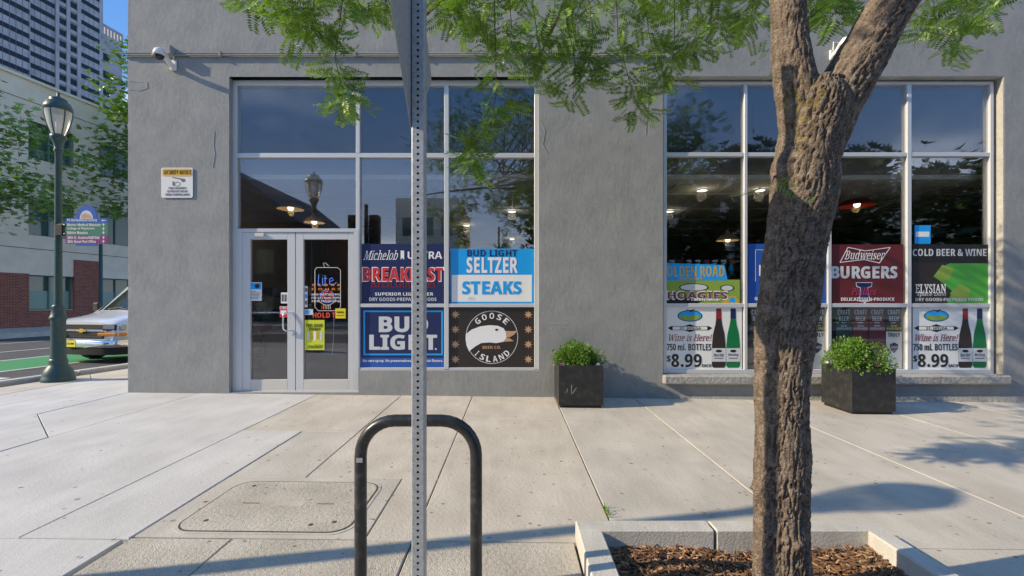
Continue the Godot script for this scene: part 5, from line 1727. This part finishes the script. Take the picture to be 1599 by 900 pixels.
func build_behind():
	# what the shop glass mirrors: the other side of the main street
	var o := thing("gabled_house", "dark brick house with a steep gable across the main street", "building", Vector3(-21.6, -1.0, 17))
	bx("wall", Vector3(-6.5, 0, 0), Vector3(6.5, 8.0, 12), M.dark_brick, o)
	var b := B.new()
	b.plate([Vector2(-7.0, 7.9), Vector2(7.0, 7.9), Vector2(2.4, 11.6), Vector2(-2.4, 11.6)], -0.4, 12.4)
	put(b, "roof", M.slate, o)
	for k in 8:
		var x := -5.2 + (k % 4) * 3.0
		var y := 1.2 + (k / 4) * 3.2
		bx("window", Vector3(x, y, -0.04), Vector3(x + 1.2, y + 1.7, 0.02), M.green_glass, o)
	var c := thing("cream_block", "cream rendered block across the main street", "building", Vector3(-7.2, 0, 25))
	bx("wall", Vector3(-3.0, 0, 0), Vector3(2.6, 10.5, 10), M.cream_wall, c)
	for k in 9:
		var x := -2.4 + (k % 3) * 1.7
		var y := 1.2 + (k / 3) * 3.0
		bx("window", Vector3(x, y, -0.04), Vector3(x + 1.0, y + 1.6, 0.02), M.green_glass, c)
	var e := thing("beige_block", "long beige block behind the trees across the main street", "building", Vector3(22, 0, 27))
	bx("wall", Vector3(-19, 0, 0), Vector3(22, 13, 10), M.cream_wall, e)
	for k in 36:
		var x := -18.0 + (k % 12) * 3.3
		var y := 1.2 + (k / 12) * 4.0
		bx("window", Vector3(x, y, -0.04), Vector3(x + 1.7, y + 2.2, 0.02), M.green_glass, e)
	var i := 0
	for p in [[3.5, 14.2, 10.5, 3.4], [9.0, 14.8, 11.5, 3.6], [15.0, 14.2, 10.5, 3.6], [21.5, 14.8, 11.0, 3.6], [29, 14.4, 10.5, 3.8]]:
		var t := thing("roadside_tree", "dense green tree on the opposite pavement of the main street", "tree", Vector3(p[0], 0, p[1]), 0, "trees across the main street")
		leafy_tree(t, 2.6, p[2], p[3], 2600, 0.5, 40 + i, Color(.05, .09, .025), 0.16)
		i += 1

func _ready():
	rng.seed = 1
	var cam := Camera3D.new()
	cam.name = "camera"
	add_child(cam)
	cam.position = Vector3(0, EYE, 0)
	cam.projection = Camera3D.PROJECTION_FRUSTUM
	cam.near = 0.05
	cam.far = 1500
	cam.size = 900.0 / F * 0.05
	cam.frustum_offset = Vector2(0, 20.0 / F * 0.05)
	cam.current = true
	var env := Environment.new()
	env.background_mode = Environment.BG_SKY
	var sky := Sky.new()
	var sm := ProceduralSkyMaterial.new()
	sm.sky_top_color = lin(.07, .22, .54)
	sm.sky_horizon_color = lin(.78, .80, .78)
	sm.sky_curve = 0.11
	sm.ground_bottom_color = lin(.2, .19, .17)
	sm.ground_horizon_color = lin(.35, .38, .4)
	sm.sun_angle_max = 20
	sm.sun_curve = 0.1
	sm.sky_cover = clouds()
	sm.sky_cover_modulate = Color(1, 1, 1)
	sm.energy_multiplier = 1.0
	sky.sky_material = sm
	env.sky = sky
	env.tonemap_mode = Environment.TONE_MAPPER_LINEAR
	env.tonemap_exposure = 1.6
	env.sdfgi_enabled = true
	env.ssao_enabled = true
	env.ssil_enabled = true
	var we := WorldEnvironment.new()
	we.name = "world_environment"
	we.environment = env
	add_child(we)
	var sun := DirectionalLight3D.new()
	sun.name = "sun"
	add_child(sun)
	sun.look_at_from_position(Vector3.ZERO, Vector3(1, -0.56, -0.22))
	sun.light_color = Color(1.0, .92, .79)
	sun.light_energy = 1.25
	sun.light_angular_distance = 0.5
	sun.shadow_enabled = true

	sans = SystemFont.new()
	sans.font_names = ["Droid Sans"]
	sans.font_weight = 700
	serif = SystemFont.new()
	serif.font_names = ["Droid Serif"]
	make_materials()
	make_inks()
	M.weed = plain(.12, .22, .03, 0.6)
	M.dead_leaf = plain(.13, .085, .04, 0.8)
	M.head_lens = plain(.4, .43, .45, 0.08, 0.3)
	M.rust = plain(.2, .1, .06, 0.9)
	M.smoked = plain(.03, .03, .032, 0.08)
	M.sign_orange = plain(.55, .22, .05, 0.5)
	M.red_enamel = plain(.22, .02, .02, 0.3)
	M.cream_enamel = plain(.6, .52, .38, 0.35)
	M.bulb = glow(1, .85, .6, 1.6)
	M.lamp_white = glow(1, .95, .85, 1.4)
	M.goods_a = plain(.2, .35, .5, 0.4)
	M.goods_b = plain(.5, .08, .06, 0.4)
	M.goods_c = plain(.1, .12, .1, 0.4)
	M.glassy_blue = plain(.02, .3, .45, 0.15)
	M.neon_white = glow(.8, .78, .7, 0.3)
	M.neon_blue = glow(.12, .3, .9, 0.4)
	M.neon_red = glow(.9, .09, .07, 0.35)
	M.neon_amber = glow(.9, .45, .08, 0.35)
	M.van_paint = plain(.6, .63, .68, 0.3, 0.15)
	M.van_paint.clearcoat_enabled = true
	M.van_paint.clearcoat_roughness = 0.05
	M.car_glass = plain(.02, .028, .03, 0.03, 0.0, 0.8)
	M.cream_wall = textured(tex(field(512, [[6, 1, 91], [70, .5, 92]]), 512, [[.3, C(.78, .69, .53)], [.7, C(.85, .77, .62)]]), null, 6.0, 0, 0.85, false)
	M.green_glass = plain(.05, .12, .10, 0.05, 0.0, 0.8)
	M.green_frame = plain(.12, .22, .19, 0.5)
	M.blind = plain(.3, .42, .33, 0.7)
	M.tower = textured(tex(field(512, [[8, 1, 93], [60, .6, 94, 3.0]]), 512, [[.3, C(.33, .35, .38)], [.7, C(.45, .47, .5)]]), null, 40.0, 0, 0.7, false)
	M.tower_seam = plain(.2, .21, .23, 0.8)
	M.tower_glass = plain(.010, .024, .036, 0.25, 0.0, 0.35)
	M.dark_brick = plain(.07, .05, .04, 0.9)
	M.slate = plain(.035, .035, .04, 0.8)
	M.brick = textured(brick_tex(), null, 1.92, 0, 0.9, false)
	build_ground()
	build_shop()
	build_inside()
	build_far()
	build_behind()
	build_pit()
	build_tree()
	build_weeds()
	build_planters()
	build_lamps()
	build_van()
	build_rack()
	build_post()
	build_wall_fittings()
	build_posters()

func clouds() -> ImageTexture:
	var n := FastNoiseLite.new()
	n.seed = 3
	n.frequency = 1.0
	n.fractal_octaves = 5
	var w := 768
	var h := 384
	var im := Image.create(w, h, false, Image.FORMAT_RGBA8)
	for y in h:
		var el := PI / 2 - PI * (y + 0.5) / h
		for x in w:
			var a := 0.0
			if el > 0:
				var az := TAU * x / w
				var v := Vector3(cos(az) * cos(el), sin(el) * 2.6, sin(az) * cos(el)) * 1.7
				a = smoothstep(0.12, 0.6, n.get_noise_3dv(v) + 0.05) * 0.5 * smoothstep(0.0, 0.15, el)
			im.set_pixel(x, y, Color(1, 1, 1, a))
	return ImageTexture.create_from_image(im)

func brick_tex() -> ImageTexture:   # courses seen from across the road, two or three pixels each
	var im := Image.create(384, 384, false, Image.FORMAT_RGB8)
	im.fill(lin(.30, .24, .2))
	var r := RandomNumberGenerator.new()
	r.seed = 3
	for j in 24:
		for i in 9:
			var g := r.randf_range(0.75, 1.25)
			var x := i * 48 - (24 if j % 2 else 0)
			im.fill_rect(Rect2i(x + 2, j * 16 + 2, 44, 13), lin(.28 * g, .075 * g, .045 * g))
	return ImageTexture.create_from_image(im)
